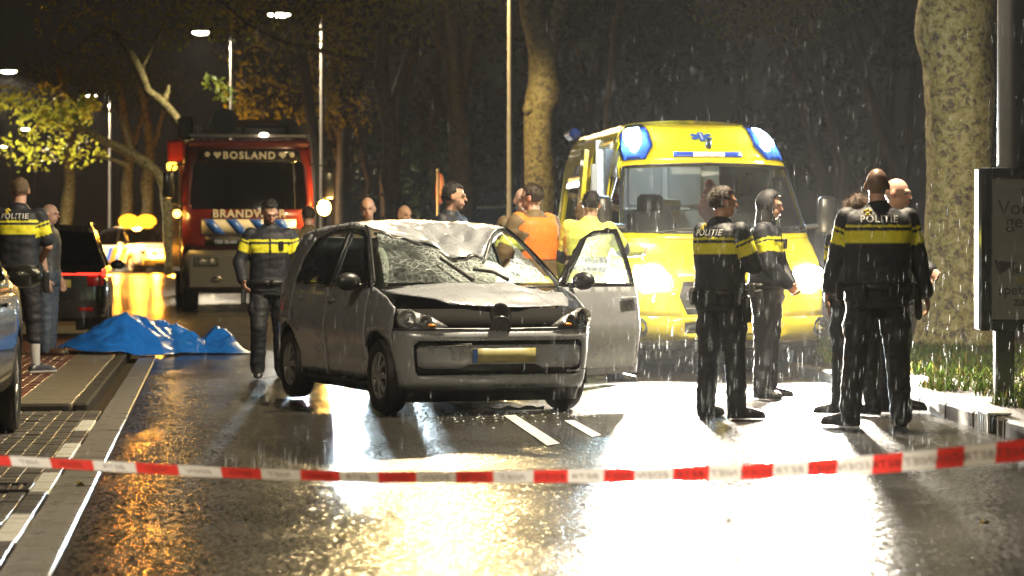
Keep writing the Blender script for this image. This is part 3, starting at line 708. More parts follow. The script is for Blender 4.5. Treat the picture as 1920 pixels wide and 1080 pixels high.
def fold(x, y, sc, seed=0.0):
    v = Vector((x * sc, y * sc, seed)); return (abs(mnoise.noise(v)) + .5 * abs(mnoise.noise(v * 2.1 + Vector((3, 1, 0)))) - .3)
FA, RA = (1.185, .285), (-1.235, .285)
fw = [-.12, .93]
DOOR_LO_F = [(.93, .24), (.93, .95), (-.12, .945), (-.12, .24)]
DOOR_LO_R = [(-.13, .24), (-.13, .945), (-1.10, .965), (-1.13, .70)] + arc(RA[0], RA[1], .36, 68, 12, 6)[0:] + [(-.885, .24)]
WIN_F = [(.80, .985), (.34, 1.345), (.10, 1.385), (-.085, 1.39), (-.085, .975)]
WIN_R = [(-.185, .975), (-.185, 1.39), (-.62, 1.375), (-.90, 1.30), (-1.03, 1.13), (-1.05, .99)]
FRM_F = [(.93, .952), (.86, 1.02), (.40, 1.345), (.22, 1.405), (-.12, 1.425), (-.12, .948)]
FRM_R = [(-.13, .948), (-.13, 1.425), (-.62, 1.41), (-.96, 1.345), (-1.10, 1.16), (-1.11, .968)]
def loop_tube(name, pts, fn, r, m, parent):
    q = [fn(*p) for p in dense(pts, .12)]; b = MB(); b.tube(q + [q[0]], r, 6, False); return b.build(name, m, parent, 60)
for s in (-1, 1):
    f = cside(s); open_ = s > 0
    # fender
    fend = panel('fender', [(1.5, .66), (1.5, .81), (1.3, .895), (1.05, .955), (.94, .965), (.94, .25), (.84, .24)] [0:6] + arc(FA[0], FA[1], .345, 186, 22, 14), f, M_sil, car, .06)
    # rear quarter and roof rail
    panel('rear_quarter', [(-1.14, .71)] + arc(RA[0], RA[1], .36, 66, 168, 10) + [(-1.66, .34), (-1.68, .70), (-1.66, .95), (-1.60, 1.28), (-1.5, 1.375), (-1.2, 1.40), (-.98, 1.345), (-1.12, 1.16), (-1.115, .968)], f, M_sil, car, .07)
    rail = [(x, itp(x, REX, REZ)) for x in np.linspace(1.0, -1.5, 22)]
    panel('roof_rail', rail + [(-1.45, 1.345), (-1.2, 1.385), (-.95, 1.352), (-.62, 1.414), (-.12, 1.429), (.22, 1.409), (.40, 1.349), (.86, 1.025), (.94, .956)], cside(s, .002), M_sil, car, .05)
    panel('sill', [(.86, .15), (.86, .245), (-.90, .245), (-.90, .15)], cside(s, -.012), M_blk, car, .1)
    for c in (FA, RA):   # wheel housing
        b = MB(); n = 16
        ring = [[(c[0] + .345 * math.cos(math.pi * (i / n) * 1.12 - .19), s * yy, c[1] + .345 * math.sin(math.pi * (i / n) * 1.12 - .19)) for i in range(n + 1)] for yy in (.78, .5)]
        b.add(ring[0] + ring[1], [(i, i + 1, i + n + 2, i + n + 1) for i in range(n)]); b.add([(c[0], s * .5, c[1])] + ring[1], [(0, i + 1, i + 2) for i in range(n)]); b.build('wheel_housing', M_blk, car, 60)
    wheel(car, FA[0], s * .715, .285, .175, s, steer=0); wheel(car, RA[0], s * .715, .285, .175, s)
    # doors
    rd = panel('rear_door', DOOR_LO_R, f, M_sil, car, .06)
    panel('window_frame', FRM_R, f, M_bgl, rd, .06, [WIN_R])
    panel('window', WIN_R, cside(s, -.012), glass('crazed side glass', (.6, .72, .70), .3, dirt=(26, .07, .75)) if s > 0 else M_gls, rd, .09, solid=0)
    MB().capsule((-.98, s * (cW(-1, .86) + .018), .86), (-.80, s * (cW(-.8, .86) + .022), .855), .016, .016).build('handle', M_sil, rd, 180)
    hinge = Vector((.93, s * .79, 0)); Rm = Matrix.Rotation(R(-60 if open_ else 0), 3, 'Z')
    def fd(x, z, dy=0.0, f=f, s=s, Rm=Rm, hinge=hinge): p = Vector((x, s * (cW(x, z) + dy), z)); return Rm @ (p - hinge) + hinge
    dr = panel('front_door', DOOR_LO_F, fd, M_sil, car, .06, solid=.02)
    panel('window_frame', FRM_F, fd, M_bgl, dr, .06, [WIN_F], solid=.03)
    panel('window', WIN_F, lambda x, z: fd(x, z, -.014), M_gls if not open_ else glass('wet door glass', (.9, .95, .9), .3, dirt=(60, .10, .35)), dr, .09, solid=0)
    panel('door_trim', [(.90, .27), (.90, .93), (-.09, .93), (-.09, .27)], lambda x, z: fd(x, z, -.06), M_int, dr, .12)
    b = MB(); q = [fd(-.06, .855, .022), fd(.12, .85, .024)]; b.capsule(q[0], q[1], .016, .016); b.build('handle', M_sil, dr, 180)
    mc = fd(.74, 1.0, .13); b = MB(); rt = Matrix.Rotation(R(-60 if open_ else 0), 3, 'Z')
    b.ell(mc, (.065, .105, .072), rt, 16, 10); b.capsule(fd(.76, .955, .0), mc, .022, .028); b.build('mirror', M_blk, dr, 180)
    if open_:       # the broken mirror hangs in pieces
        b = MB()
        for k in range(5): b.box(mc + Vector(RNG.normal(0, .045, 3)), (.05, .03, .07), Matrix.Rotation(k, 3, (1, .4, .2)), .008)
        b.build('mirror_shards', M_bgl, dr)
    else:
        loop_tube('window_seal', WIN_F, lambda x, z: fd(x, z, .003), .006, M_chr, dr)
# roof, caved in at the front
def roof_pt(xp, y):
    ze = itp(xp, REX, REZ); w = cW(xp, ze); g = math.exp(-((y - .12) / .46) ** 2) if y < .12 else math.exp(-((y - .12) / .30) ** 2.5); k = ss(-.55, .28, xp)
    gg = max(0, 1 - abs(y / w) ** 6)
    z = ze + .042 * (1 - (y / w) ** 2) - .30 * g * k ** 1.2 * gg
    x = xp + .40 * g * k ** 1.5
    amp = .13 * ss(-.6, -.05, xp) * gg * (.25 + g)
    z += amp * fold(xp * 1.0, y, 3.4, 2.0); x += amp * .5 * fold(xp, y, 3.0, 7.0)
    return Vector((x, y, z))
wr = lambda x: cW(x, itp(x, REX, REZ)) - .002
ol = [(x, wr(x)) for x in np.linspace(-1.5, .27, 12)] + [(x, -wr(x)) for x in np.linspace(.27, -1.5, 12)]
rf = panel('roof', ol, roof_pt, M_sil, car, .032, solid=.006, smooth=28)
# torn header strip under the roof edge
b = MB(); b.tube([roof_pt(.27, y) + Vector((.015, 0, -.03 - .012 * math.sin(y * 31))) for y in np.linspace(-.55, .52, 34)], [.013 + .007 * abs(math.sin(i * 2.3)) for i in range(34)], 6); b.build('header_seal', M_blk, car, 60)
b = MB(); b.tube([roof_pt(.2, y) + Vector((0, 0, -.07)) for y in np.linspace(-.5, .5, 16)], .025, 6); b.build('roof_lining', M_int, car, 60)
# windscreen
def wind_pt(yn, a):
    lo = Vector((1.02 + .05 * (1 - yn * yn), yn * .70, .985 + .012 * (1 - yn * yn))); hi = roof_pt(.27, yn * .555) + Vector((.012, 0, -.02))
    p = lo.lerp(hi, a); p += Vector((.5, 0, .8)) * (.045 * math.sin(math.pi * a) * (1 - yn * yn))
    dent = math.exp(-((yn - .12) / .45) ** 2) * math.sin(math.pi * min(1, a * .9 + .1))
    p += Vector((-.45, 0, -.65)) * (.10 * dent + .05 * dent * fold(yn, a, 4.0, 5.0)); return p
HOLE = [(.36, .62), (.50, .50), (.72, .46), (.88, .60), (.93, .93), (.62, .95), (.40, .90)]
ws = panel('windscreen', [(-.985, .01), (-.5, .005), (0, 0), (.5, .005), (.985, .01), (.97, .5), (.95, .985), (0, .99), (-.95, .985), (-.97, .5)], wind_pt, glass('shattered windscreen', (.55, .66, .62), .3, dirt=(48, .07, .8)), car, .07, [HOLE], solid=0)
b = MB(); rr = np.random.default_rng(2)
for k in range(16):            # long cracks that radiate from the impact
    a = rr.random() * 6.283; L = .25 + rr.random() * .6; pts = []
    for i in range(6):
        yn, aa = .10 + math.cos(a) * L * i / 5 + rr.normal(0, .012), .55 + math.sin(a) * L * .75 * i / 5 + rr.normal(0, .012)
        if abs(yn) > .95 or not 0.02 < aa < .97 or inpoly(yn, aa, HOLE): break
        pts.append(wind_pt(yn, aa) + Vector((.006, 0, .008)))
    if len(pts) > 1: b.tube(pts, .0009, 4)
b.build('glass_cracks', mat('crazed glass edge', (.75, .82, .80), .3), ws, 60)
for s in (-1, 1):     # bright pillar edges
    b = MB(); b.tube([Vector((x, s * (cW(x, itp(x, REX, REZ)) - .004), itp(x, REX, REZ) + .004)) for x in np.linspace(1.0, .2, 10)], .011, 6); b.build('pillar_trim', M_blk if s < 0 else M_chr, car, 60)
for y0, y1, a1 in ((.02, -.28, .50), (.45, .12, .44)):
    b = MB(); p0 = wind_pt(y0, .0) + Vector((.03, 0, .03)); p1 = wind_pt((y0 + y1) / 2, a1 * .5) + Vector((.05, 0, .06)); p2 = wind_pt(y1, a1) + Vector((.03, 0, .045))
    b.tube([p0, p0.lerp(p1, .5), p1, p2], [.022, .017, .012, .008], 6); b.tube([p1.lerp(p2, -.3) + Vector((0, 0, -.012)), p2 + Vector((0, 0, -.008))], .008, 5); b.build('wiper', M_blk, car, 60)
# bonnet, sprung open and creased
BON = [(1.0, -.72), (1.065, -.35), (1.07, 0), (1.065, .35), (1.0, .72), (1.3, .715), (1.46, .66), (1.57, .48), (1.625, .2), (1.63, 0), (1.615, -.2), (1.58, -.36), (1.48, -.47), (1.36, -.60), (1.22, -.70)]
def bon_pt(x, y):
    z = itp(x, [.95, 1.05, 1.2, 1.35, 1.5, 1.6, 1.68], [.99, .995, .975, .935, .88, .825, .785]) - .055 * (abs(y) / .72) ** 2.2
    m_ = ss(-.1, .25, y) * ss(1.62, 1.45, x); z += .075 * m_ * fold(x, y, 3.2, 9.0) - .02 * m_
    z += .018 * ss(1.2, 1.6, x) * ss(.3, -.5, y); return Vector((x, y, z))
panel('bonnet', BON, bon_pt, M_sil, car, .035, solid=.008, smooth=30)
panel('cowl', [(1.10, -.70), (1.10, .70), (.97, .71), (.97, -.71)], lambda x, y: Vector((x, y, .962)), M_blk, car, .2)
# front: bumper, black mid panel, lamps
def fas(t, z, dx=0.0):
    w = cW(1.5, z); xf = itp(z, [.10, .2, .32, .45, .58, .66, .75, .86], [1.62, 1.69, 1.75, 1.77, 1.765, 1.735, 1.69, 1.60]); dep = xf - 1.5; a = abs(t)
    return Vector((xf - dep * a ** 3.2 + dx, math.copysign(w * (1 - (1 - a) ** 1.7), t) * (1 + dx * .3), z))
REC = [(-.70, .33), (-.66, .295), (.66, .295), (.72, .34), (.72, .53), (.66, .565), (-.64, .565), (-.70, .53)]
bu = panel('front_bumper', [(-1, .20), (1, .20), (1, .655), (.6, .66), (0, .655), (-.6, .66), (-1, .655)], fas, M_sil, car, .05, [REC], solid=.03)
panel('bumper_recess', [(-.73, .28), (.75, .28), (.75, .58), (-.73, .58)], lambda t, z: fas(t, z, -.045), M_blk, bu, .08)
panel('bumper_insert', [(-.66, .375), (-.60, .355), (-.28, .355), (-.22, .385), (.22, .385), (.28, .355), (.62, .355), (.68, .375), (.68, .50), (.62, .52), (.3, .53), (-.3, .53), (-.60, .52), (-.66, .50)], lambda t, z: fas(t, z, -.012), M_sil, bu, .06)
b = MB(); b.tube([fas(t, .532 + .012 * math.cos(t * 5), -.004) for t in np.linspace(-.64, -.2, 10)], .008, 6); b.build('bumper_trim', M_chr, bu, 60)
b = MB(); b.tube([fas(t, .325 + .03 * (t - .45), .006) for t in np.linspace(.50, .80, 8)], .007, 6); b.build('broken_trim', M_chr, bu, 60)
panel('lower_skirt', [(-.97, .10), (.97, .10), (1, .205), (-1, .205)], lambda t, z: fas(t, z, -.02), M_blk, car, .08)
panel('grille_panel', [(-1, .645), (1, .645), (.98, .78), (.5, .80), (-.5, .80), (-.98, .80)], lambda t, z: fas(t, z, -.04), mat('matt black plastic', (.006, .006, .006), .85, spec=.15), car, .07)
b = MB(); b.tube([fas(t, .648, .001) for t in np.linspace(-.97, .97, 40)], .007, 6); b.build('grille_seam', M_blk, bu, 60)
pl = panel('number_plate', [(-.225, .395), (.275, .395), (.275, .505), (-.225, .505)], lambda t, z: Vector((1.772, -.02 + t * 1.02, z)), mat('yellow plate', (.34, .30, .12), .45, var=.12, scale=20), car, .1, solid=.006, off=1)
MB().box((1.781, -.228, .45), (.004, .04, .105)).build('plate_strip', mat('plate blue strip', (.06, .16, .45), .35), pl, 0)
for s in (-1, 1):
    HL = [(s * t, z) for t, z in [(.36, .672), (.46, .658), (.86, .662), (.93, .72), (.91, .80), (.72, .80), (.48, .735)]]
    hl = panel('headlight', HL, lambda t, z: fas(t, z, -.012), mat('lamp housing', (.30, .30, .31), .25, metal=.5), car, .05)
    for tt, zz, rr_ in ((s * .76, .732, .064), (s * .55, .705, .045)):
        c = fas(tt, zz, .012); n_ = (Vector((1, s * .35, .12))).normalized()
        MB().lathe([(-.045, .008), (-.04, rr_ * .5), (-.02, rr_ * .85), (.004, rr_), (.008, rr_ * 1.06), (.0, rr_ * 1.1)], c, n_, 24).build('reflector', mat('frosted reflector', (.85, .85, .82), .28, metal=.6), hl, 50)
        MB().ell(c - n_ * .015, (.016, .016, .016)).build('bulb', mat('clear bulb', (.8, .8, .75), .05, spec=1), hl, 180)
    MB().ell(fas(s * .50, .678, .012), (.02, .035, .014)).build('turn_lamp', mat('amber plastic', (.75, .25, .03), .2, coat=.5), hl, 180)
    panel('lens', HL, lambda t, z: fas(t, z, .022), M_lens, hl, .05, solid=0)
# badge knocked out of its socket
c = fas(.0, .70, .0)
MB().lathe([(-.02, .001), (.0, .06), (.012, .088), (.02, .084), (.022, .07), (.012, .055), (.01, .001)], c + Vector((-.008, 0, .055)), (1, 0, .15), 28).build('badge_socket', M_blk, car, 40)
bd = MB().lathe([(-.008, .001), (-.008, .078), (.004, .082), (.012, .078), (.012, .070), (.006, .066), (.006, .001)], c + Vector((.03, -.01, -.03)), (1, -.1, -.25), 30).build('badge', mat('dull dark badge', (.055, .055, .058), .3, metal=.5), car, 40)
M_bl = mat('badge letters', (.16, .16, .165), .25, metal=.7)
Mb = basis((0, 1, 0), (.25, 0, 1), c + Vector((.040, -.01, -.03)))
lt = MB()
def stroke(p, q, w=.012):
    p, q = Vector((*p, 0)), Vector((*q, 0)); d_ = (q - p).normalized(); n_ = Vector((-d_.y, d_.x, 0)) * w / 2; lt.add([Mb @ v for v in (p - n_, q - n_, q + n_, p + n_)], [(0, 1, 2, 3)])
for p, q in (((-.028, .058), (0, .010)), ((.028, .058), (0, .010)), ((-.056, .026), (-.028, -.052)), ((-.028, -.052), (0, .002)), ((0, .002), (.028, -.052)), ((.028, -.052), (.056, .026))): stroke(p, q)
lt.build('badge_letters', M_bl, bd, 0, solid=.004, off=1)
# back end, floor and cabin
panel('tailgate', [(-.78, .32), (.78, .32), (.74, .95), (.6, 1.36), (-.6, 1.36), (-.74, .95)], lambda y, z: Vector((itp(z, [.3, .6, .95, 1.38], [-1.70, -1.77, -1.74, -1.53]) + .12 * (abs(y) / .78) ** 4, y, z)), M_sil, car, .1)
MB().box((-.1, 0, .23), (3.1, 1.42, .10), ch=.03).box((-.12, 0, .33), (2.2, 1.3, .10)).build('underbody', M_blk, car, 30)
MB().box((1.35, 0, .50), (.40, 1.0, .44), ch=.05).build('engine_block', M_blk, car, 30)
b = MB(); b.box((.86, 0, .82), (.26, 1.30, .26), ch=.06); b.build('dashboard', M_int, car, 40)
b = MB(); b.tube([Vector((.62 + .07 * math.cos(a) * .4, .33 + .17 * math.cos(a), .93 + .17 * math.sin(a))) for a in np.linspace(0, 6.283, 25)], .014, 6); b.build('steering_wheel', M_blk, car, 60)
for x0, yy in ((.12, -.33), (.12, .33), (-.72, -.33), (-.72, .33)):
    b = MB(); b.box((x0 + .08, yy, .50), (.50, .46, .16), ch=.05); b.box((x0 - .20, yy, .80), (.14, .44, .56), Matrix.Rotation(R(-14), 3, 'Y'), .05); b.box((x0 - .285, yy, 1.17), (.09, .24, .16), Matrix.Rotation(R(-10), 3, 'Y'), .035); b.build('seat', mat('grey seat fabric', (.09, .09, .095), .85, var=.2, bump=.3), car, 60)
M_bag = mat('limp airbag cloth', (.62, .58, .50), .8, var=.1, bump=.4, bscale=14)
b = MB(); b.ell((.30, -.50, 1.08), (.20, .06, .20)); b.build('airbag', M_bag, car, 180)
b = MB(); b.ell((.60, .30, .98), (.10, .20, .18)); b.build('airbag', M_bag, car, 180)
# ------------------------------------------------------------------ generic car: side panels, strips along the roof line, glass, lamps, wheels
def gcar(name, label, loc, rz, L, Wd, H, paint, belt, bon, xa, glassm=None, wr=.33, rails=False, cat='car', group=None, van=False, glow=None):
    """bon: (bonnet front x, z), (cowl x, z), (header x), (rear header x, z), (tail x, z)"""
    root = thing(name, label, cat, loc, rz, group); hw = Wd / 2; g = glassm or M_dgl; hl = L / 2
    (bx, bz), (cx_, cz), hx, (rx, rz_), (tx, tz) = bon; fa, ra = xa
    def w(x, z):
        q = hw * itp(z, [.2, .4, .7, belt, H - .12, H], [.93, .98, 1, .965, .78 if not van else .92, .72 if not van else .86])
        for e in (x - (hl - .55), -x - (hl - .5)):
            if e > 0: q *= 1 - .16 * (e / .55) ** 2.4
        return q
    top = [(hl - .05, .30), (hl, .52), (hl - .04, bz - .16), (bx, bz), ((bx + cx_) / 2, bz + (cz - bz) * .62), (cx_, cz), (hx, H - .06), ((hx + rx) / 2, H), (rx, rz_), (tx, tz), (-hl + .02, tz - .12), (-hl, .55), (-hl + .06, .30)]
    names = ['front_bumper', 'front_bumper', 'front_panel', 'bonnet', 'bonnet', 'windscreen', 'roof', 'roof', 'rear_window', 'tailgate', 'tailgate', 'rear_bumper']
    for i, nm in enumerate(names):
        (xa_, za), (xb, zb) = top[i], top[i + 1]; gl = nm in ('windscreen', 'rear_window'); b = MB(); rows = []
        for k in range(5):
            u = k / 4; x, z = xa_ + (xb - xa_) * u, za + (zb - za) * u; ww = w(x, z) * (.97 if gl else 1)
            rows.append([(x + (-.10 if x > hl - .7 else .10 if x < -hl + .6 else 0) * abs(j / 4) ** 3, ww * j / 4, z + .035 * (1 - (j / 4) ** 2) * (1 if zb > belt - .2 and za > .6 else 0)) for j in range(-4, 5)])
        b.loft(rows, False, False); b.build(nm, g if gl else (M_blk if 'bumper' in nm and i in (0, 11) else paint), root, 40)
    tf = [(cx_, cz), (hx, H - .06), ((hx + rx) / 2, H), (rx, rz_), (tx, tz)]
    low = [(hl - .05, .30), (hl, .52), (hl - .04, bz - .16), (bx, bz), ((bx + cx_) / 2, bz + (cz - bz) * .62), (cx_, cz), (cx_ - .1, belt), (tx + .04, belt + .02), (tx, tz), (-hl + .02, tz - .12), (-hl, .55), (-hl + .06, .30)]
    low = low + arc(ra, wr, wr + .05, 180, 0, 12) + arc(fa, wr, wr + .05, 180, 0, 12)
    up = [(cx_ - .1, belt + .003)] + tf + [(tx + .04, belt + .023)]
    mid = (fa + ra) / 2
    def inset(pts): return pts
    wf = [(cx_ - .30, belt + .04), (hx - .02, H - .13), (mid + .04, H - .10), (mid + .04, belt + .03)]
    wb = [(mid - .06, belt + .03), (mid - .06, H - .10), (rx + .22, rz_ - .10), (tx + .36, (belt + rz_) / 2), (tx + .36, belt + .06)]
    for s in (-1, 1):
        f = lambda x, z, s=s: Vector((x, s * w(x, z), z)); f2 = lambda x, z, s=s: Vector((x, s * (w(x, z) - .012), z))
        panel('body_side', low, f, paint, root, .16); panel('window_frame', up, f, M_bgl if not van else paint, root, .14, [wf, wb])
        panel('side_window', wf, f2, g, root, .2, solid=0); panel('side_window', wb, f2, g, root, .2, solid=0)
        for x in (mid + .12, mid - .85): MB().capsule((x, s * (w(x, belt - .12) + .015), belt - .12), (x + .18, s * (w(x, belt - .12) + .018), belt - .12), .015).build('handle', paint, root, 180)
        MB().ell((cx_ - .38, s * (w(cx_ - .4, belt) + .12), belt + .06), (.07, .11, .075)).build('mirror', paint, root, 180)
        [MB().box((xx, s * (hw - .32), wr + .06), (wr * 2.1, .3, wr * 1.7)).build('wheel_housing', M_blk, root, 0) for xx in (fa, ra)]
        wheel(root, fa, s * (hw - .12), wr, .22, s, spokes=5); wheel(root, ra, s * (hw - .12), wr, .22, s, spokes=5)
        # lamps
        fx = hl - .10; q = MB().ell((fx, s * (hw * .72), bz - .14), (.09, .17, .075)); q.build('headlight', glow or M_chr, root, 180)
        MB().box((-hl + .10, s * (hw * .80), tz - .20), (.12, .24, .16), ch=.03).build('tail_light', M_red, root, 50)
        if rails: MB().tube([(hx - .1, s * hw * .70, H - .01), (hx - .25, s * hw * .72, H + .05), (rx + .1, s * hw * .70, H + .04), (rx - .05, s * hw * .70, H - .04)], .018, 8).build('roof_rail', M_chr, root, 50)
    MB().box((0, 0, .34), (L * .8, Wd * .72, .2)).box((0, 0, .5), (L * .6, Wd * .8, .16)).build('underbody', M_blk, root, 0)
    MB().box((hl - .005, 0, .44), (.05, .54, .12), ch=.01).build('grille', M_blk, root)
    MB().box((mid + .15, hw * .4, .75), (.15, .5, .8), Matrix.Rotation(R(-12), 3, 'Y'), .05).box((mid + .15, -hw * .4, .75), (.15, .5, .8), Matrix.Rotation(R(-12), 3, 'Y'), .05).build('seats', M_int, root, 50)
    return root
def heading(fx, fy): return math.atan2(fy, fx)
def along(p, f, dx, dy):
    n_ = math.hypot(*f); f = (f[0] / n_, f[1] / n_); return Vector((p[0] + f[0] * dx - f[1] * dy, p[1] + f[1] * dx + f[0] * dy, 0))
M_drk = mat('black car paint', (.008, .008, .009), .16, coat=.8, bump=.06, bscale=300)
M_grn = mat('dark grey green paint', (.045, .048, .036), .2, metal=.5, coat=.8, bump=.35, bscale=110)
M_wht = mat('white paint', (.62, .60, .56), .25, coat=.4)
# dark estate on the pavement
f = (-.13, .99); p = along((XD(203, 37.6), 37.6), f, 2.25, .93); p.z = .04
suv = gcar('parked_estate', 'black estate car with glowing red rear lamps parked behind the grey-haired man', p, heading(*f), 4.6, 1.86, 1.60, M_drk, .98, ((2.05, .82), (1.15, 1.02), .35, (-1.55, 1.50), (-2.12, 1.02)), (1.40, -1.35), rails=True)
M_rglow = mat('lit red lamp', (.5, .01, .01), .2, emit=(1, .04, .02), estr=2.2)
for s in (-1, 1): MB().box((-2.235, s * .55, .915), (.03, .56, .035), ch=.008).build('lamp_strip', M_rglow, suv); MB().box((-2.16, s * .87, .93), (.12, .06, .12), ch=.02).build('corner_lamp', M_rglow, suv)
MB().box((-2.275, -.15, .78), (.01, .52, .11), ch=.003).build('number_plate', mat('plain yellow plate', (.6, .48, .07), .35), suv)
for s in (-1, 1): MB().box((-2.245, s * .62, .42), (.03, .2, .05), ch=.01).build('reflector', M_red, suv)
# near parked car, cut by the picture edge
f = (-.114, .993); q = along((XD(38, 18.4), 18.4), f, -1.42, .93)
gcar('parked_car', 'dark grey-green car with rain drops parked on the grey pavers', q, heading(*f), 4.5, 1.86, 1.62, M_grn, 1.02, ((2.0, .90), (1.0, 1.10), .2, (-1.6, 1.50), (-2.1, 1.0)), (1.42, -1.35), wr=.345)
# white van far behind
f = (.1, -.99); q = Vector((XD(926, 61), 63.5, zroad(61) + .05))
gcar('parked_van', 'pale van parked far off beside the tall bare lamp pole', q, heading(*f), 4.9, 1.95, 2.10, M_wht, 1.28, ((2.25, 1.0), (1.55, 1.30), .95, (-2.2, 2.02), (-2.35, 1.3)), (1.6, -1.5), van=True, cat='van')
# car with headlights on, hidden behind the crash
M_hlc = emis('cold headlight', (.80, .93, 1.0), 120)
f = (.10, -.995); q = Vector((XD(636, 52), 54.5, zroad(54)))
hc = gcar('waiting_car', 'dark car with bright cold headlights stopped behind the silver hatchback', q, heading(*f), 4.2, 1.78, 1.42, M_drk, .92, ((1.9, .74), (1.1, .94), .4, (-1.45, 1.34), (-1.95, .95)), (1.3, -1.25), glow=M_hlc)
for s in (-1, 1): spot_light('headlight beam', (2.16, s * .64, .60), (1, .02, -.012), 34000, (.72, .92, 1.0), 11, .6, hc, .07)
# ------------------------------------------------------------------ rescue car with amber beacons
f = (.55, -.83); q = Vector((XD(246, 98), 99.5, zroad(98)))
rc = gcar('rescue_car', 'pale rescue car with blue and orange diagonals under blazing amber beacons', q, heading(*f), 4.3, 1.85, 1.72, mat('cream white paint', (.70, .62, .45), .25, coat=.4), 1.02, ((1.95, .90), (1.15, 1.08), .35, (-1.6, 1.60), (-2.05, 1.05)), (1.35, -1.3))
M_or = mat('orange striping', (.85, .20, .03), .3); M_bl2 = mat('blue striping', (.03, .12, .55), .3)
for k, (x0, m_) in enumerate(((1.15, M_or), (.75, M_bl2), (.35, M_or), (-.05, M_bl2), (-1.0, M_or))):
    for s in (-1, 1): MB().add([(x0, s * .941, .95), (x0 - .32, s * .941, .95), (x0 - .72, s * .931, .45), (x0 - .40, s * .931, .45)], [(0, 1, 2, 3)]).build('side_stripe', m_, rc, 0, solid=.004, off=0)
for k, (y0, m_) in enumerate(((.55, M_bl2), (.2, M_or), (-.15, M_bl2))): MB().add([(1.84, y0, .975), (1.84, y0 - .18, .975), (1.40, y0 - .1, 1.055), (1.40, y0 + .08, 1.055)], [(0, 1, 2, 3)]).build('bonnet_stripe', m_, rc, 0, solid=.006, off=0)
M_amb = emis('amber beacon glow', (1, .40, .015), 3)
bar = MB().box((.05, 0, 1.79), (.34, 1.3, .05), ch=.02).build('light_bar', M_blk, rc)
for s, r_ in ((-1, .24), (1, .24)): MB().ell((.05, s * .36, 1.93), (.26, r_ + .16, .26)).build('beacon', M_amb, rc, 180); 
point_light('amber beacon light', (.1, 0, 1.98), 1700, (1, .38, .03), rc, .3)
for s in (-1, 1):  # flashers added so that amber light reaches the car's front and sides
    MB().ell((2.17, s * .32, .72), (.05, .10, .05)).build('added_grille_lamp', M_amb, rc, 180)
    point_light('added grille light', (2.36, s * .34, .74), 500, (1, .36, .02), rc, .08)
    MB().ell((.9, s * .95, .80), (.10, .05, .05)).build('side_flasher', M_amb, rc, 180); point_light('side flasher light', (.9, s * 1.25, .9), 420, (1, .36, .02), rc, .08)  # side lamps likewise added, to tint the bodywork orange
# ------------------------------------------------------------------ ambulance
AF = (.12, -.993)
amb = thing('ambulance', 'yellow ambulance with blazing headlights and blue corner lights on its roof', 'ambulance', (1.846, 29.43, .01), heading(*AF))
M_yel = mat('ambulance yellow paint', (.86, .72, .02), .24, coat=.6, var=.04, bump=.05, bscale=260)
AX = ([.34, .5, .8, 1.0, 1.16, 1.28, 1.41, 2.18, 2.42, 2.56, 2.62, 2.65], [2.86, 2.95, 2.94, 2.88, 2.76, 2.58, 2.30, 1.62, 1.34, 1.04, .8, .3])
def aW(z): return itp(z, [.3, .5, 1.0, 1.45, 2.0, 2.3, 2.5, 2.62, 2.65], [.97, 1.0, 1.01, .98, .905, .86, .80, .70, .6])
def adep(z): return itp(z, [.3, .9, 1.4, 2.18, 2.65], [.36, .46, .36, .32, .40])
def af(t, z, dx=0.0):
    a = abs(t); w_ = aW(z); return Vector((itp(z, *AX) - adep(z) * a ** 3 + dx, math.copysign(w_ * (1 - (1 - a) ** 1.6), t) * (1 + dx * .25), z + dx * .3))
def aR(u0, u1, v0, v1): return [(u0, v0), (u1, v0), (u1, v1), (u0, v1)]
GR = [(-.32, .62), (.32, .62), (.38, .80), (.34, .95), (-.34, .95), (-.38, .80)]
HLs = [[(s * t, z) for t, z in [(.42, .90), (.48, .85), (.80, .88), (.87, 1.04), (.82, 1.13), (.58, 1.10), (.44, 1.02)]] for s in (-1, 1)]
fp = panel('front_panel', aR(-1, 1, .60, 1.385), af, M_yel, amb, .07, [GR] + HLs, solid=.02)
bp_ = panel('front_bumper', [(-1, .36), (1, .36), (1, .595), (-1, .595)], lambda t, z: af(t, z, .012), M_yel, amb, .07, [aR(-.34, .34, .42, .54)], solid=.02)
panel('lower_lip', aR(-.98, .98, .27, .365), lambda t, z: af(t, max(z, .34), -.03) + Vector((0, 0, z - max(z, .34))), M_blk, amb, .1)
panel('grille', [(t * 1.03, z) for t, z in aR(-.5, .5, .59, .98)], lambda t, z: af(t, z, -.05), M_blk, amb, .08)
for k in range(3): MB().tube([af(t, .68 + k * .09, -.012) for t in np.linspace(-.33, .33, 15)], .012, 6).build('grille_bar', M_dark, amb, 60)
panel('bumper_grille', aR(-.36, .36, .40, .56), lambda t, z: af(t, z, -.03), M_blk, amb, .1)
M_hl = emis('headlight glow', (1, .80, .50), 120)
for s, H_ in zip((-1, 1), HLs):
    hl_ = panel('headlight', H_, lambda t, z: af(t, z, -.05), emis('glowing reflector', (1, .52, .16), 22), amb, .06)  # reflector panel emits by itself, widening the headlight flare with a warm rim
    c = af(s * .63, .985, .0); MB().ell(c, (.06, .175, .135)).build('lamp', M_hl, hl_, 180)
    panel('lens', H_, lambda t, z: af(t, z, .004), M_lens, hl_, .06, solid=0)
    spot_light('headlight beam', c + Vector((.14, 0, 0)), (1, s * .02, -.16), 16000, (1, .90, .74), 74, .7, amb, .09)
    c = af(s * .80, .485, .03); fg = MB().lathe([(-.03, .001), (-.02, .06), (.0, .075), (.02, .08), (.016, .1), (-.01, .105)], c, (1, s * .5, 0), 24).build('fog_lamp', M_blk, bp_, 40); MB().ell(c + Vector((.0, 0, 0)), (.02, .055, .055)).build('fog_lens', M_chr, fg, 180)
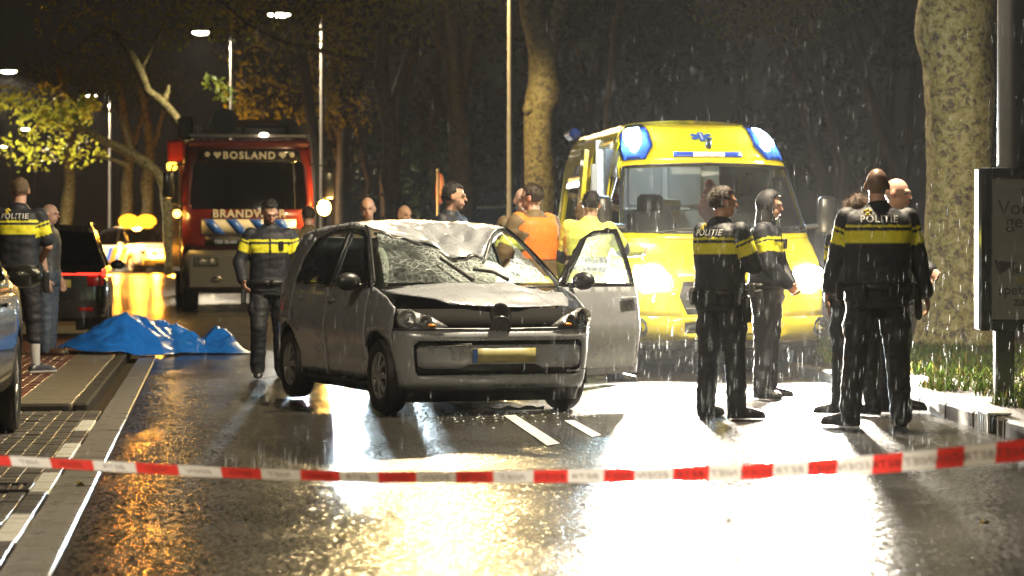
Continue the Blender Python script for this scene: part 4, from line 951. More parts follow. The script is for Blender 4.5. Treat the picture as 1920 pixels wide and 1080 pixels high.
WS = [(-.93, 1.455), (0, 1.43), (.93, 1.455), (.95, 1.8), (.90, 2.13), (0, 2.165), (-.90, 2.13), (-.95, 1.8)]
ac = panel('cab_frame', aR(-1, 1, 1.385, 2.20), af, M_yel, amb, .07, [WS], solid=.03)
panel('windscreen', WS, lambda t, z: af(t, z, -.004), glass('wet ambulance windscreen', (.55, .58, .58), .3, dirt=(90, .10, .06)), amb, .1, solid=0)
loop_tube('windscreen_seal', WS, lambda t, z: af(t, z, .003), .016, M_blk, ac)
for y0 in (-.45, .30): MB().tube([af(y0, 1.44, .03), af(y0 + .22, 1.47, .035), af(y0 + .5, 1.50, .03)], .012, 6).build('wiper', M_blk, amb, 60)
BL = [[(s * t, z) for t, z in [(.56, 2.215), (.90, 2.20), (.985, 2.32), (.99, 2.50), (.90, 2.60), (.60, 2.615), (.50, 2.50), (.47, 2.36)]] for s in (-1, 1)]
cap = panel('roof_cap', aR(-1, 1, 2.20, 2.645), af, M_yel, amb, .05, BL, solid=.02)
M_blue = mat('dark blue lamp glass', (.02, .05, .25), .08, coat=.6, spec=.8)
M_led = emis('cold blue white light', (.62, .86, 1.0), 34)
for s, B in zip((-1, 1), BL):
    bl_ = panel('corner_light', B, lambda t, z: af(t, z, .02), M_blue, amb, .05)
    cx0, cz0 = s * .76, 2.47
    panel('lit_lens', [(cx0 + s * (t - .76) * .72, cz0 + (z - 2.43) * .62) for t, z in [(.56, 2.26), (.86, 2.26), (.94, 2.36), (.95, 2.50), (.88, 2.57), (.62, 2.585), (.54, 2.47)]], lambda t, z: af(t, z, .030), M_led, bl_, .05)
    point_light('blue corner light', af(s * .78, 2.46, .16), 130, (.55, .80, 1.0), amb, .08)
xs_ = [.32, -.6, -1.6, -2.6, -2.9]
b = MB(); b.loft([[(x, aW(2.65) * j / 4, 2.65 + .03 * (1 - (j / 4) ** 2)) for j in range(-4, 5)] for x in (.33, -.6, -1.6, -2.86)], False, False); b.build('roof', M_yel, amb, 60)
# emblem, strip and number on the roof cap
def on_cap(t, z): return af(t, z, .008)
sb = MB()
c0 = on_cap(.0, 2.455); ex = Vector((0, 1, 0)); ez = (on_cap(0, 2.50) - on_cap(0, 2.42)).normalized(); nn = ex.cross(ez)
nn = nn if nn.x > 0 else -nn
for k in range(3):
    an = R(90 + 60 * k); d_ = ex * math.cos(an) + ez * math.sin(an); q_ = ex * -math.sin(an) + ez * math.cos(an)
    sb.add([c0 + nn * (.006 + k * .001) + d_ * a_ * .12 + q_ * b_ * .03 for a_, b_ in ((-1, -1), (1, -1), (1, 1), (-1, 1))], [(0, 1, 2, 3)])
st = sb.build('star_emblem', mat('emblem blue', (.03, .10, .42), .3), amb, 0)
MB().add([c0 + nn * .011 + ex * a_ + ez * b_ for a_, b_ in ((-.004, -.085), (.008, -.085), (.004, .085), (-.008, .085))], [(0, 1, 2, 3)]).build('emblem_staff', mat('emblem white', (.8, .8, .8), .3), st, 0)
MB().ell(on_cap(.035, 2.375) + Vector((.03, 0, .0)), (.05, .035, .06)).build('antenna', M_blk, amb, 180)
sp_ = panel('name_strip', [(-.27, 2.235), (.30, 2.235), (.30, 2.285), (-.27, 2.285)], lambda t, z: af(t, z, .010), mat('strip blue', (.03, .07, .45), .3), amb, .05, solid=.006, off=1)
panel('strip_centre', [(-.10, 2.236), (.145, 2.236), (.145, 2.284), (-.10, 2.284)], lambda t, z: af(t, z, .018), mat('strip white', (.82, .82, .82), .3), sp_, .05, solid=.002, off=1)
ez2 = (af(0, 2.285) - af(0, 2.235)).normalized(); cc = af(.02, 2.238, .026)
text('strip_number', '17-117', .062, mat('strip ink', (.15, .15, .2), .4), sp_, basis((0, 1, 0), ez2, cc + Vector((.004, .03, 0))), .001, 0)
np_ = MB().box(af(0, .48, .03), (.02, .52, .11), ch=.004).build('number_plate', MATS['plain yellow plate'], amb)
# sides
def asx(z): return itp(z, *AX) - adep(z)
edge = [(asx(z), z) for z in (.36, .6, .9, 1.16, 1.41, 1.8, 2.18, 2.42, 2.56, 2.62)]
M_fl = mat('reflective red stripe', (.6, .04, .03), .3)
for s in (-1, 1):
    f = lambda x, z, s=s: Vector((x, s * aW(z), z)); f2 = lambda x, z, s=s: Vector((x, s * (aW(z) - .02), z))
    CABW = [(2.0, 1.42), (1.45, 2.02), (.80, 2.05), (.80, 1.42)]; RW = [(-1.25, 1.40), (-1.25, 2.0), (-2.55, 2.0), (-2.55, 1.40)]
    DO = [(.55, .42), (.55, 2.42), (-.75, 2.42), (-.75, .42)]
    arcs = arc(-1.75, .36, .42, 180, 0, 10) + [(.9, .36)] + arc(1.95, .36, .42, 180, 0, 10)
    fr_ = [(x, z) for x, z in edge if z > .5]
    bs = panel('body_side', [(-2.88, .36)] + arcs + fr_ + [(-2.80, 2.62), (-2.88, 2.3)], f, M_yel, amb, .12, [CABW, RW] + ([DO] if s < 0 else []))
    panel('cab_window', CABW, f2, M_dgl, bs, .2, solid=0); panel('rear_side_window', RW, f2, M_dgl, bs, .2, solid=0)
    for x0 in (-1.0, -1.6, -2.2): MB().add([f(x0, 1.30) + Vector((0, s * .004, 0)), f(x0 - .3, 1.30) + Vector((0, s * .004, 0)), f(x0 - .65, .85) + Vector((0, s * .004, 0)), f(x0 - .35, .85) + Vector((0, s * .004, 0))], [(0, 1, 2, 3)]).build('side_stripe', M_fl if x0 == -1.6 else M_bl2, bs, 0, solid=.003, off=0)
    MB().add([f(-1.3, 2.14) + Vector((0, s * .005, 0)), f(-2.0, 2.14) + Vector((0, s * .005, 0)), f(-2.0, 2.26) + Vector((0, s * .005, 0)), f(-1.3, 2.26) + Vector((0, s * .005, 0))], [(0, 1, 2, 3)]).build('side_badge', mat('badge navy', (.01, .02, .07), .3), bs, 0, solid=.003, off=0)
    MB().add([f(-1.52, 2.155) + Vector((0, s * .010, 0)), f(-1.80, 2.155) + Vector((0, s * .010, 0)), f(-1.80, 2.245) + Vector((0, s * .010, 0)), f(-1.52, 2.245) + Vector((0, s * .010, 0))], [(0, 1, 2, 3)]).build('badge_square', MATS['strip white'], bs, 0)
    c = Vector((2.02, s * (aW(1.5) + .20), 1.62)); b = MB(); b.box(c, (.12, .20, .40), ch=.04); b.capsule(c + Vector((0, -s * .22, -.12)), c + Vector((0, 0, -.1)), .03); b.build('mirror', M_blk, amb, 50)
    wheel(amb, 1.95, s * .88, .35, .225, s, spokes=6); wheel(amb, -1.75, s * .88, .35, .225, s, spokes=6)
    [MB().box((xx, s * .7, .55), (.8, .3, .5)).build('wheel_housing', M_blk, amb, 0) for xx in (1.95, -1.75)]
    MB().box((-2.7, s * .80, 2.66), (.5, .14, .14), ch=.05).build('rear_beacon', M_blue, amb)
# the sliding door stands open: the door itself rides outside the rear side
MB().add([Vector((x, -(aW(z) + .055), z)) for x, z in ((-.80, .44), (-1.05, .44), (-1.05, 2.40), (-.80, 2.40))], [(0, 1, 2, 3)]).build('sliding_door', M_yel, amb, 0, solid=.05)
panel('rear_wall', [(-.96, .36), (.96, .36), (.98, 1.0), (.86, 2.3), (.6, 2.64), (-.6, 2.64), (-.86, 2.3), (-.98, 1.0)], lambda y, z: Vector((-2.9, y, z)), M_yel, amb, .3)
MB().box((-.2, 0, .40), (5.0, 1.8, .12)).build('floor', M_blk, amb, 0)
# cab and treatment room seen through the glass
M_cab = mat('white cabinet', (.75, .77, .78), .35)
MB().box((2.02, 0, 1.22), (.5, 1.8, .30), ch=.08).build('dashboard', M_int, amb, 50)
for yy in (-.5, .5): MB().box((1.05, yy, 1.25), (.18, .5, .9), Matrix.Rotation(R(-8), 3, 'Y'), .06).box((1.0, yy, 1.76), (.1, .28, .2), ch=.04).build('cab_seat', M_int, amb, 60)
MB().box((.70, .62, 1.45), (.04, .62, 1.8)).box((.70, -.86, 1.45), (.04, .16, 1.8)).box((.70, -.22, .95), (.04, 1.1, .75)).build('partition', M_int, amb, 0)
MB().box((-.55, 0, 1.5), (.06, 1.7, 2.0)).build('cabinet_wall', M_cab, amb, 0)
MB().box((-.35, -.35, 1.72), (.4, 1.0, .03), ch=.008).build('shelf', M_cab, amb)
for yy in (-.72, -.30, .15): MB().box((-.50, yy, 2.0), (.06, .38, .46), ch=.01).build('cabinet_door', mat('cabinet grey', (.45, .48, .50), .3), amb)
MB().box((.35, -.26, 1.62), (.30, .36, .40), ch=.01).build('supply_box', M_cab, amb)
for yy, zz, w_, h_, cc_ in ((-.33, 1.70, .14, .09, (.1, .55, .5)), (-.18, 1.72, .16, .05, (.08, .2, .6)), (-.36, 1.55, .09, .09, (.8, .2, .1)), (-.2, 1.53, .18, .06, (.1, .2, .65))): MB().box((.503, yy, zz), (.004, w_, h_)).build('box_print', mat('print %d' % int(cc_[0] * 100 + cc_[2] * 10), cc_, .4), amb, 0)
b = MB(); 
for k in range(7): b.capsule((.80, .18 + .03 * math.sin(k), 1.98 - k * .05), (.80, .18 + .035 * math.cos(k * 2), 1.93 - k * .05), .05 + .008 * k)
b.build('red_jacket', mat('red cloth', (.55, .03, .02), .7, bump=.4, bscale=20), amb, 180)
for yy in (.50, .60): MB().box((.82, yy, 1.82), (.01, .03, .5)).build('strap', mat('yellow strap', (.45, .38, .08), .6), amb, 0)
l = bpy.data.lights.new('treatment room light', 'AREA'); l.energy = 5; l.color = (.85, .95, 1); l.size = .5; lo = bpy.data.objects.new('treatment room light', l); COL.objects.link(lo); lo.parent = amb; lo.location = (.1, -.2, 2.5)
MB().box((.1, -.2, 2.53), (.6, .3, .03), ch=.01).build('ceiling_lamp', emis('room lamp', (.9, .96, 1), 2.5), amb)
MB().box((.47, -.955, 1.55), (.05, .05, 1.6), ch=.01).build('interior_glow_strip', emis('interior glow strip', (.86, .93, 1), 5), amb)  # glowing strip stands in for the lit interior behind the open door
# ------------------------------------------------------------------ fire engine
TF = (.15, -.989)
q = along((XD(467, 51), 51), TF, -4.0, 0); q.z = zroad(52)
ft = thing('fire_engine', 'red fire engine with blue and white diagonals and gear piled on its roof', 'fire engine', q, heading(*TF))
M_fr = mat('fire engine red', (.11, .008, .006), .34, coat=.4, var=.05)
M_frw = mat('lettering cream', (.62, .58, .48), .4)
M_fg = mat('dark grey bumper', (.05, .05, .052), .4, bump=.1)
def tf(t, z, dx=0.0): a = abs(t); return Vector((4.0 - .12 * ss(1.6, 3.3, z) - .22 * a ** 4 + dx, 1.25 * t * (1 - .04 * ss(2.0, 3.3, z)), z))
TW = [(-.86, 1.98), (.86, 1.98), (.90, 2.1), (.87, 2.86), (.80, 2.93), (-.80, 2.93), (-.87, 2.86), (-.90, 2.1)]
tc_ = panel('cab_front', aR(-1, 1, 1.22, 3.22), tf, M_fr, ft, .12, [TW], solid=.03)
panel('windscreen', TW, lambda t, z: tf(t, z, -.01), M_dgl, ft, .2, solid=0)
panel('visor', [(-.84, 2.90), (.84, 2.90), (.80, 3.14), (-.80, 3.14)], lambda t, z: tf(t, z, .10 + .06 * (3.14 - z)), M_bgl, ft, .15, solid=.03)
ezv = Vector((-.06, 0, 1))
text('visor_lettering', 'BOSLAND', .19, M_frw, ft, basis((0, 1, 0), ezv, tf(0, 2.95, .142)), .004, .006, space=1.25)
for t_ in (-.50, .53):
    c = tf(t_, 3.02, .14); MB().add([c + Vector((0, y_, z_)) for y_, z_ in ((0, -.07), (.075, .01), (.065, .05), (.035, .06), (0, .035), (-.035, .06), (-.065, .05), (-.075, .01))], [tuple(range(8))]).build('visor_heart', M_frw, ft, 0, solid=.004)
for t_ in (-.66, .68): MB().ell(tf(t_, 3.03, .135), (.01, .05, .05)).build('visor_crest', M_frw, ft, 180)
text('cab_lettering', 'BRANDWEER', .21, M_frw, ft, basis((0, 1, 0), (0, 0, 1), tf(0, 1.83, .03)), .004, .006, space=1.15)
panel('stripe_board', aR(-.72, .72, 1.50, 1.79), lambda t, z: tf(t, z, .022), M_frw, ft, .2)
for k in range(4):
    t0 = -.72 + k * .36
    panel('stripe', [(t0 + .0, 1.788), (t0 + .17, 1.788), (min(.72, t0 + .36), 1.502), (t0 + .19, 1.502)], lambda t, z: tf(t, z, .030), mat('stripe blue', (.02, .10, .50), .3), ft, .2)
panel('grille', aR(-.66, .66, 1.28, 1.47), lambda t, z: tf(t, z, .02), M_blk, ft, .2)
text('grille_lettering', 'TGS 28.400', .09, mat('dull chrome', (.5, .5, .5), .25, metal=.8), ft, basis((0, 1, 0), (0, 0, 1), tf(-.36, 1.33, .03)), .003, .002)
b = MB(); b.box((3.86, 0, .80), (.45, 2.46, .80), ch=.10); bmp = b.build('bumper', M_fg, ft, 40)
for s in (-1, 1):
    MB().box((4.09, s * .82, .98), (.03, .46, .16), ch=.03).build('headlight', M_bgl, bmp)
    for k in (0, 1): MB().ell((4.10, s * (.72 + .2 * k), .98), (.03, .07, .06)).build('lamp', M_chr, bmp, 180)
    MB().ell((4.10, s * .62, .66), (.03, .10, .05)).build('fog_lamp', M_chr, bmp, 180)
    # cab side, door glass, mirror, flasher
    b = MB(); cs = [(3.76, 1.22), (3.62, 3.2), (2.0, 3.24), (2.0, .9), (2.3, .9)] + arc(2.85, .5, .6, 140, 30, 8) + [(3.76, .9)]
    panel('cab_side', cs, lambda x, z, s=s: Vector((x, s * (1.25 - .05 * ss(2.0, 3.3, z)), z)), M_fr, ft, .3, [[(3.6, 1.95), (3.5, 2.85), (2.5, 2.85), (2.5, 1.95)]])
    panel('cab_window', [(3.6, 1.95), (3.5, 2.85), (2.5, 2.85), (2.5, 1.95)], lambda x, z, s=s: Vector((x, s * 1.21, z)), M_dgl, ft, .4, solid=0)
    b = MB(); b.box((3.95, s * 1.52, 2.45), (.12, .22, .52), ch=.04); b.tube([(3.7, s * 1.2, 2.85), (3.95, s * 1.45, 2.82), (3.95, s * 1.52, 2.5)], .02, 6); b.tube([(3.7, s * 1.2, 2.05), (3.95, s * 1.45, 2.1), (3.95, s * 1.52, 2.4)], .02, 6); b.build('mirror', M_blk, ft, 50)
    wheel(ft, 2.85, s * 1.08, .52, .30, s, spokes=10); wheel(ft, -1.6, s * 1.08, .52, .34, s, spokes=10)
    MB().box((2.2, s * 1.14, .6), (.5, .2, .6), ch=.05).build('step', M_blk, ft)
MB().box((2.85, 0, 3.25), (2.1, 2.36, .12), ch=.05).build('cab_roof', M_fr, ft)
MB().box((2.6, 0, .62), (2.2, 1.6, .5)).build('chassis', M_blk, ft, 0)
b = MB().box((-1.1, 0, 2.0), (5.9, 2.5, 2.5), ch=.04); body = b.build('body', M_fr, ft)
for s in (-1, 1):
    for k in range(4):
        MB().box((1.05 - k * 1.4, s * 1.256, 2.0), (1.2, .02, 1.9), ch=.006).build('shutter', mat('shutter grey', (.35, .35, .36), .35, metal=.6), body)
    MB().box((-1.1, s * 1.262, .98), (5.7, .02, .22)).build('side_stripe', M_frw, body, 0)
MB().tube([(3.62, -1.12, 3.40), (3.62, 1.12, 3.40)], .035, 8).build('roof_bar', mat('pale aluminium', (.75, .72, .65), .3, metal=.5), ft, 60)
MB().box((2.9, .35, 3.50), (.7, .9, .26), ch=.06).build('roof_pod', M_fg, ft)
MB().box((1.7, .40, 3.72), (1.2, 1.35, .14), ch=.02).build('gear_box', mat('brown gear box', (.28, .15, .08), .5), ft)
MB().cyl((3.0, -.42, 3.70), (2.3, -.42, 3.70), .27, .27, 20).build('hose_reel', M_blk, ft, 40)
MB().cyl((3.1, .82, 3.58), (2.5, .82, 3.58), .2, .2, 20).build('hose_reel', M_blk, ft, 40)
MB().cyl((3.2, 1.13, 3.56), (2.9, 1.13, 3.56), .12, .12, 16).build('horn', M_blk, ft, 40)
for k in range(3): MB().cyl((2.8, -.95 + k * .14, 3.3), (2.8, -.95 + k * .14, 3.62), .03, .03, 8).build('rack_post', M_galv, ft, 40)
MB().box((2.2, -1.16, 3.60), (.5, .3, .45), ch=.05).build('floodlight', M_blk, ft)
MB().box((1.6, -1.33, 3.18), (.5, .34, .42), ch=.04).build('red_locker', mat('bright red locker', (.65, .04, .02), .35), ft)
M_ab = emis('amber lamp', (1, .55, .10), 40)
MB().ell((3.72, .30, 3.42), (.05, .09, .045)).build('roof_lamp', emis('warm roof lamp', (1, .85, .6), 9), ft, 180)
fl = MB().ell((3.80, 1.45, 2.02), (.10, .13, .15)).build('side_flasher', M_ab, ft, 180); point_light('side flasher light', (3.95, 1.62, 2.0), 260, (1, .55, .12), ft, .12)
MB().ell((3.70, -1.36, 1.90), (.07, .08, .08)).build('side_flasher', emis('weak amber lamp', (1, .5, .06), 9), ft, 180); point_light('side flasher light', (3.72, -1.52, 1.9), 18, (1, .55, .12), ft, .08)
MB().box((2.1, -1.42, 2.86), (.2, .2, .16), ch=.03).build('amber_lamp', emis('dim amber lamp', (1, .50, .05), 4), ft)
# ================================================================== PEOPLE
M_skin = mat('skin', (.5, .3, .22), .45, attr='col', bump=.05, bscale=90)
M_cloth = mat('cloth', (.1, .1, .1), .62, attr='col', var=.18, scale=30, bump=.35, bscale=45)
M_shoe = mat('leather boots', (.012, .012, .013), .35, attr='col', bump=.2, bscale=80)
M_hair = mat('hair', (.03, .02, .015), .5, attr='col', bump=.9, bscale=110)
M_belt = mat('black belt gear', (.012, .012, .013), .45, bump=.2)
M_silv = mat('silver lettering', (.72, .72, .70), .35, metal=.2)
M_gold = mat('yellow lettering', (.75, .60, .06), .4)
NAVY, YEL, TAN, ORNG, LIME = (.012, .014, .022), (.78, .74, .03), (.14, .095, .042), (.85, .20, .02), (.62, .72, .14)
SKIN = (.52, .30, .21)
def rotv(v, fwd=0, out=0, side=1):
    """swing a hanging limb forward, then outward"""
    v = Vector(v); v = Matrix.Rotation(R(-fwd), 3, 'Y') @ v; return Matrix.Rotation(R(out) * side, 3, 'X') @ v
def remesh(parts_list):
    """list of (MB, voxel, smooth iterations) -> list of meshes, evaluated together"""
    obs = []
    for mb_, vox, it in parts_list:
        me = bpy.data.meshes.new('tmp'); me.from_pydata(mb_.v, [], mb_.f); me.update()
        bm = bmesh.new(); bm.from_mesh(me); bmesh.ops.recalc_face_normals(bm, faces=bm.faces); bm.to_mesh(me); bm.free()
        o = link('tmp', me); m = o.modifiers.new('r', 'REMESH'); m.mode = 'VOXEL'; m.voxel_size = vox
        if it: q = o.modifiers.new('s', 'SMOOTH'); q.factor = .5; q.iterations = it
        obs.append(o)
    dg = bpy.context.evaluated_depsgraph_get(); out = [bpy.data.meshes.new_from_object(o.evaluated_get(dg)) for o in obs]
    for o in obs: me = o.data; bpy.data.objects.remove(o); bpy.data.meshes.remove(me)
    return out
def verts(me): a = np.empty(len(me.vertices) * 3); me.vertices.foreach_get('co', a); return a.reshape(-1, 3)
def setcol(me, c):
    at = me.color_attributes.new('col', 'FLOAT_COLOR', 'POINT'); a = np.ones((len(me.vertices), 4)); a[:, :3] = c; at.data.foreach_set('color', a.ravel())
def segdist(p, a, b):
    a, b = np.array(a), np.array(b); d = b - a; t = np.clip(((p - a) @ d) / (d @ d), 0, 1); q = a + t[:, None] * d; return np.linalg.norm(p - q, axis=1), t
def wrinkle(me, amp, sc, seed, stretch=(1, 1, 2.2)):
    p = verts(me); n = np.empty(len(p) * 3); me.vertices.foreach_get('normal', n); n = n.reshape(-1, 3)
    h = np.array([mnoise.noise(Vector((x * sc * stretch[0] + seed, y * sc * stretch[1], z * sc * stretch[2]))) + .6 * abs(mnoise.noise(Vector((x * sc * 1.9, y * sc * 1.9 + seed, z * sc * 2.6)))) for x, y, z in p])
    p += n * (h * amp)[:, None]; me.vertices.foreach_set('co', p.ravel()); me.update()
def person(label, loc, face, h=1.8, outfit='police', arms=((0, 6, 12, 0), (0, 6, 12, 0)), legs=((0, 3, 2), (0, 3, 2)), head=(0, 0), lean=0, bulk=1.0, hair=((.03, .02, .012), 'short'),
           skin=SKIN, beard=None, near=True, group=None, foot=(0, 0), hands=True, seed=1, roll=0):
    """face: world direction faced. arms/legs in degrees, left then right: arm (forward, out, elbow, inward), leg (forward, out, knee)"""
    k = h / 1.8; root = thing('person', label, 'person', loc, math.atan2(face[1], face[0]), group)
    J = {}; hip = .93
    for i, s in enumerate((1, -1)):
        fw_, out, kn = legs[i]; hp = Vector((0, s * .095, 0)); d1 = rotv((0, 0, -1), fw_, out, s); d2 = rotv((0, 0, -1), fw_ - kn, out * .8, s)
        J['hip', s] = hp; J['knee', s] = hp + d1 * .43; J['ank', s] = hp + d1 * .43 + d2 * .415
        fr = Matrix.Rotation(R(foot[i]) , 3, 'Z') @ Vector((1, 0, 0)); J['pitch', s] = max(0, min(40, kn - fw_ - 8)) if kn > 12 else 0
        J['fr', s] = Matrix.Rotation(R(J['pitch', s]), 3, Vector((-fr.y, fr.x, 0))) @ fr
    low = min(J['ank', 1].z, J['ank', -1].z); base = -low + .085
    for key in list(J):
        if key[0] in ('hip', 'knee', 'ank'): J[key] = J[key] + Vector((0, 0, base))
    pz = base; sh = pz - .93
    LN = Matrix.Rotation(R(lean), 3, 'Y') @ Matrix.Rotation(R(roll), 3, 'X')
    def T(p): p = Vector(p); o = Vector((0, 0, pz)); q = Vector((p[0], p[1], p[2] + sh)); return LN @ (q - o) + o if p[2] > .93 else q
    for i, s in enumerate((1, -1)):
        fw_, out, el, inn = arms[i]; sp = T((0, s * .178 * (.5 + .5 * bulk), 1.435)); d1 = LN @ rotv((0, 0, -1), fw_, out, s); J['sho', s] = sp; J['elb', s] = sp + d1 * .295
        d2 = LN @ (Matrix.Rotation(R(out) * s, 3, 'X') @ (Matrix.Rotation(R(-inn) * s, 3, 'Z') @ rotv((0, 0, -1), fw_ + el, 0, s)))
        J['wri', s] = J['elb', s] + d2 * .255; J['d2', s] = d2
    nk = T((0, 0, 1.50)); hc = T((.028, 0, 1.655)) + LN @ Vector((.0, 0, 0)); HR = Matrix.Rotation(R(head[0]), 3, 'Z') @ Matrix.Rotation(R(head[1]), 3, 'Y')
    def torso(mb_, infl, z0, z1, wb=1.0):
        prof = [(.84, .115, .165), (.93, .125, .175), (1.02, .12, .165), (1.12, .118, .160), (1.24, .125, .172), (1.34, .125, .185), (1.42, .108, .178), (1.47, .085, .14), (1.505, .06, .075)]
        rings = []
        for z in np.linspace(z0, z1, 14):
            rx = (itp(z, [q[0] for q in prof], [q[1] for q in prof]) * bulk + infl * (1 if z < 1.46 else .5)); ry = (itp(z, [q[0] for q in prof], [q[2] for q in prof]) * (.4 + .6 * bulk) * wb + infl * (1 if z < 1.46 else .5))
            rings.append([T((-.01 + rx * math.copysign(abs(math.cos(a)) ** .8, math.cos(a)), ry * math.copysign(abs(math.sin(a)) ** .8, math.sin(a)), z)) for a in np.linspace(0, 2 * math.pi, 21)[:-1]])
        mb_.loft(rings)
    # ---- body: one continuous surface
    B = MB(); torso(B, -.012, .84, 1.505)
    for s in (1, -1):
        B.capsule(J['hip', s], J['knee', s], .082, .056); B.capsule(J['knee', s], J['knee', s].lerp(J['ank', s], .35), .055, .058); B.capsule(J['knee', s].lerp(J['ank', s], .35), J['ank', s], .056, .038)
        fr = J['fr', s]; a_ = J['ank', s]; B.capsule(a_ - fr * .03 + Vector((0, 0, -.05)), a_ + fr * .13 + Vector((0, 0, -.055)), .034, .026)
        B.capsule(J['sho', s], J['elb', s], .05, .041); B.capsule(J['elb', s], J['wri', s], .04, .027)
        d2 = J['d2', s].normalized(); w_ = J['wri', s]; inw = Vector((0, -s, 0)); inw = (inw - d2 * inw.dot(d2)).normalized(); fwd = d2.cross(inw) * (1 if s > 0 else -1)
        if fwd.x < 0 and abs(d2.z) > .5: fwd = -fwd
        pc = w_ + d2 * .055; Mh = Matrix((fwd, inw, d2)).transposed(); B.ell(pc, (.042, .019, .052), Mh, 12, 8)
        if hands:
            for q, (off, ln) in enumerate(((.031, .070), (.011, .080), (-.010, .074), (-.030, .058))):
                b0 = w_ + d2 * .088 + fwd * off; b1 = b0 + (d2 * .9 + inw * .30).normalized() * ln * .55; b2 = b1 + (d2 * .55 + inw * .8).normalized() * ln * .5; B.capsule(b0, b1, .0098, .0088, 8, 3); B.capsule(b1, b2, .0088, .0078, 8, 3)
            t0 = w_ + d2 * .03 + fwd * .03; t1 = t0 + (d2 * .6 + fwd * .8 + inw * .2).normalized() * .038; B.capsule(t0, t1, .0125, .0105, 8, 3); B.capsule(t1, t1 + (d2 * .9 + fwd * .2 + inw * .3).normalized() * .032, .0105, .009, 8, 3)
    hM = LN @ HR
    def HP(x, y, z): return hc + hM @ Vector((x, y, z))
    B.capsule(nk + Vector((-.01, 0, -.03)), HP(-.015, 0, -.07), .062, .056)
    B.ell(HP(-.008, 0, .022), (.096, .075, .098), hM); B.ell(HP(.022, 0, -.045), (.066, .058, .072), hM); B.ell(HP(.05, 0, -.088), (.03, .032, .024), hM, 10, 6)
    B.capsule(HP(.088, 0, .008), HP(.108, 0, -.026), .009, .0125, 8, 3); B.ell(HP(.085, 0, .022), (.02, .055, .012), hM, 10, 6); B.ell(HP(.088, 0, -.062), (.012, .024, .010), hM, 10, 6)
    for s in (1, -1): B.ell(HP(-.008, s * .080, -.005), (.018, .010, .032), hM, 10, 6)
    vb = .0085 if near else .013; vc = .012 if near else .017
    jobs = [(B, vb, 2)]
    shorts = outfit == 'bike'; short_sl = outfit in ('bike', 'civil')
    # ---- jacket
    Jk = MB(); hem = .86 if outfit not in ('civil', 'bike') else .90; infl = .022 if outfit not in ('civil', 'bike') else .012
    if outfit in ('fire', 'vest'): infl = .034; hem = .78
    if outfit == 'medic': infl = .03
    torso(Jk, infl, hem, 1.50)
    Jk.ell(nk + Vector((-.012, 0, -.002)), (.088, .092, .062), None, 16, 8)
    for s in (1, -1):
        e = J['elb', s].lerp(J['wri', s], .94); Jk.ell(J['sho', s] + Vector((0, -s * .02, .0)), (.07 + infl * .4, .07 + infl * .4, .065), None, 14, 8)
        if short_sl: Jk.capsule(J['sho', s], J['sho', s].lerp(J['elb', s], .80), .066 + infl * .6, .060 + infl * .6)
        else: Jk.capsule(J['sho', s], J['elb', s], .060 + infl * .7, .052 + infl * .7); Jk.capsule(J['elb', s], e, .051 + infl * .7, .040 + infl * .7)
    jobs.append((Jk, vc, 4))
    # ---- trousers
    Tr = MB(); torso(Tr, .016, .83, 1.00)
    for s in (1, -1):
        kn_ = J['knee', s]; an_ = J['ank', s]
        Tr.capsule(J['hip', s] + Vector((0, 0, -.03)), kn_, .112, .086)
        if not shorts: Tr.capsule(kn_, kn_.lerp(an_, .5), .082, .079); Tr.capsule(kn_.lerp(an_, .5), an_ + Vector((0, 0, -.005)), .079, .074); Tr.ell(J['hip', s].lerp(kn_, .55) + Vector((0, s * .075, 0)), (.075, .04, .10), None, 12, 8)
        else: Tr.capsule(kn_, kn_.lerp(an_, .42), .072, .07)
    jobs.append((Tr, vc, 4))
    for s in (1, -1):
        Sh = MB(); fr = J['fr', s]; a_ = J['ank', s]; sd = Vector((-fr.y, fr.x, 0)).normalized(); dn = fr.cross(sd); dn = dn if dn.z < 0 else -dn
        rings = []
        for u, wd, ht in ((-.075, .020, .03), (-.065, .036, .075), (-.02, .041, .10), (.05, .045, .10), (.11, .051, .082), (.165, .050, .072), (.20, .040, .060), (.222, .018, .03)):
            c = a_ + fr * u + dn * .080; rings.append([c + sd * wd * math.copysign(abs(math.cos(a)) ** .7, math.cos(a)) - dn * (ht * (.5 + .5 * math.sin(a))) for a in np.linspace(0, 2 * math.pi, 15)[:-1]])
        Sh.loft(rings)
        if outfit not in ('civil', 'bike'): Sh.capsule(a_ + Vector((0, 0, -.02)), a_.lerp(J['knee', s], .30), .05, .056)
        jobs.append((Sh, .009 if near else .014, 2))
    mes = remesh(jobs); bm_, jm, tm = mes[:3]
    rnd = np.random.default_rng(seed)
    # colours
    p = verts(bm_); q = (p - np.array(hc)) @ np.array(hM); c = np.tile(np.array(skin), (len(p), 1)); inhead = np.linalg.norm(q, axis=1) < .16
    lips = inhead & (q[:, 0] > .075) & (abs(q[:, 2] + .062) < .009) & (abs(q[:, 1]) < .026); c[lips] = np.array(skin) * (.85, .5, .5)
    brow = inhead & (q[:, 0] > .062) & (abs(q[:, 2] - .026) < .0065) & (abs(abs(q[:, 1]) - .034) < .02); c[brow] = np.array(hair[0]) * .35 + np.array(skin) * .55
    eye = inhead & (q[:, 0] > .062) & (abs(q[:, 2] - .006) < .0055) & (abs(abs(q[:, 1]) - .031) < .010); c[eye] = (.10, .07, .06)
    red = inhead & (((q[:, 0] > .095) & (q[:, 2] < 0)) | (abs(q[:, 1]) > .076)); c[red] *= (1.05, .82, .78)
    if beard is not None:
        bd_ = inhead & (q[:, 2] < -.03) & (q[:, 0] > -.01) & (q[:, 2] > -.13) & ~lips & ~((q[:, 2] > -.05) & (abs(q[:, 1]) < .045) & (q[:, 0] > .06)); c[bd_] = c[bd_] * .35 + np.array(beard) * .65
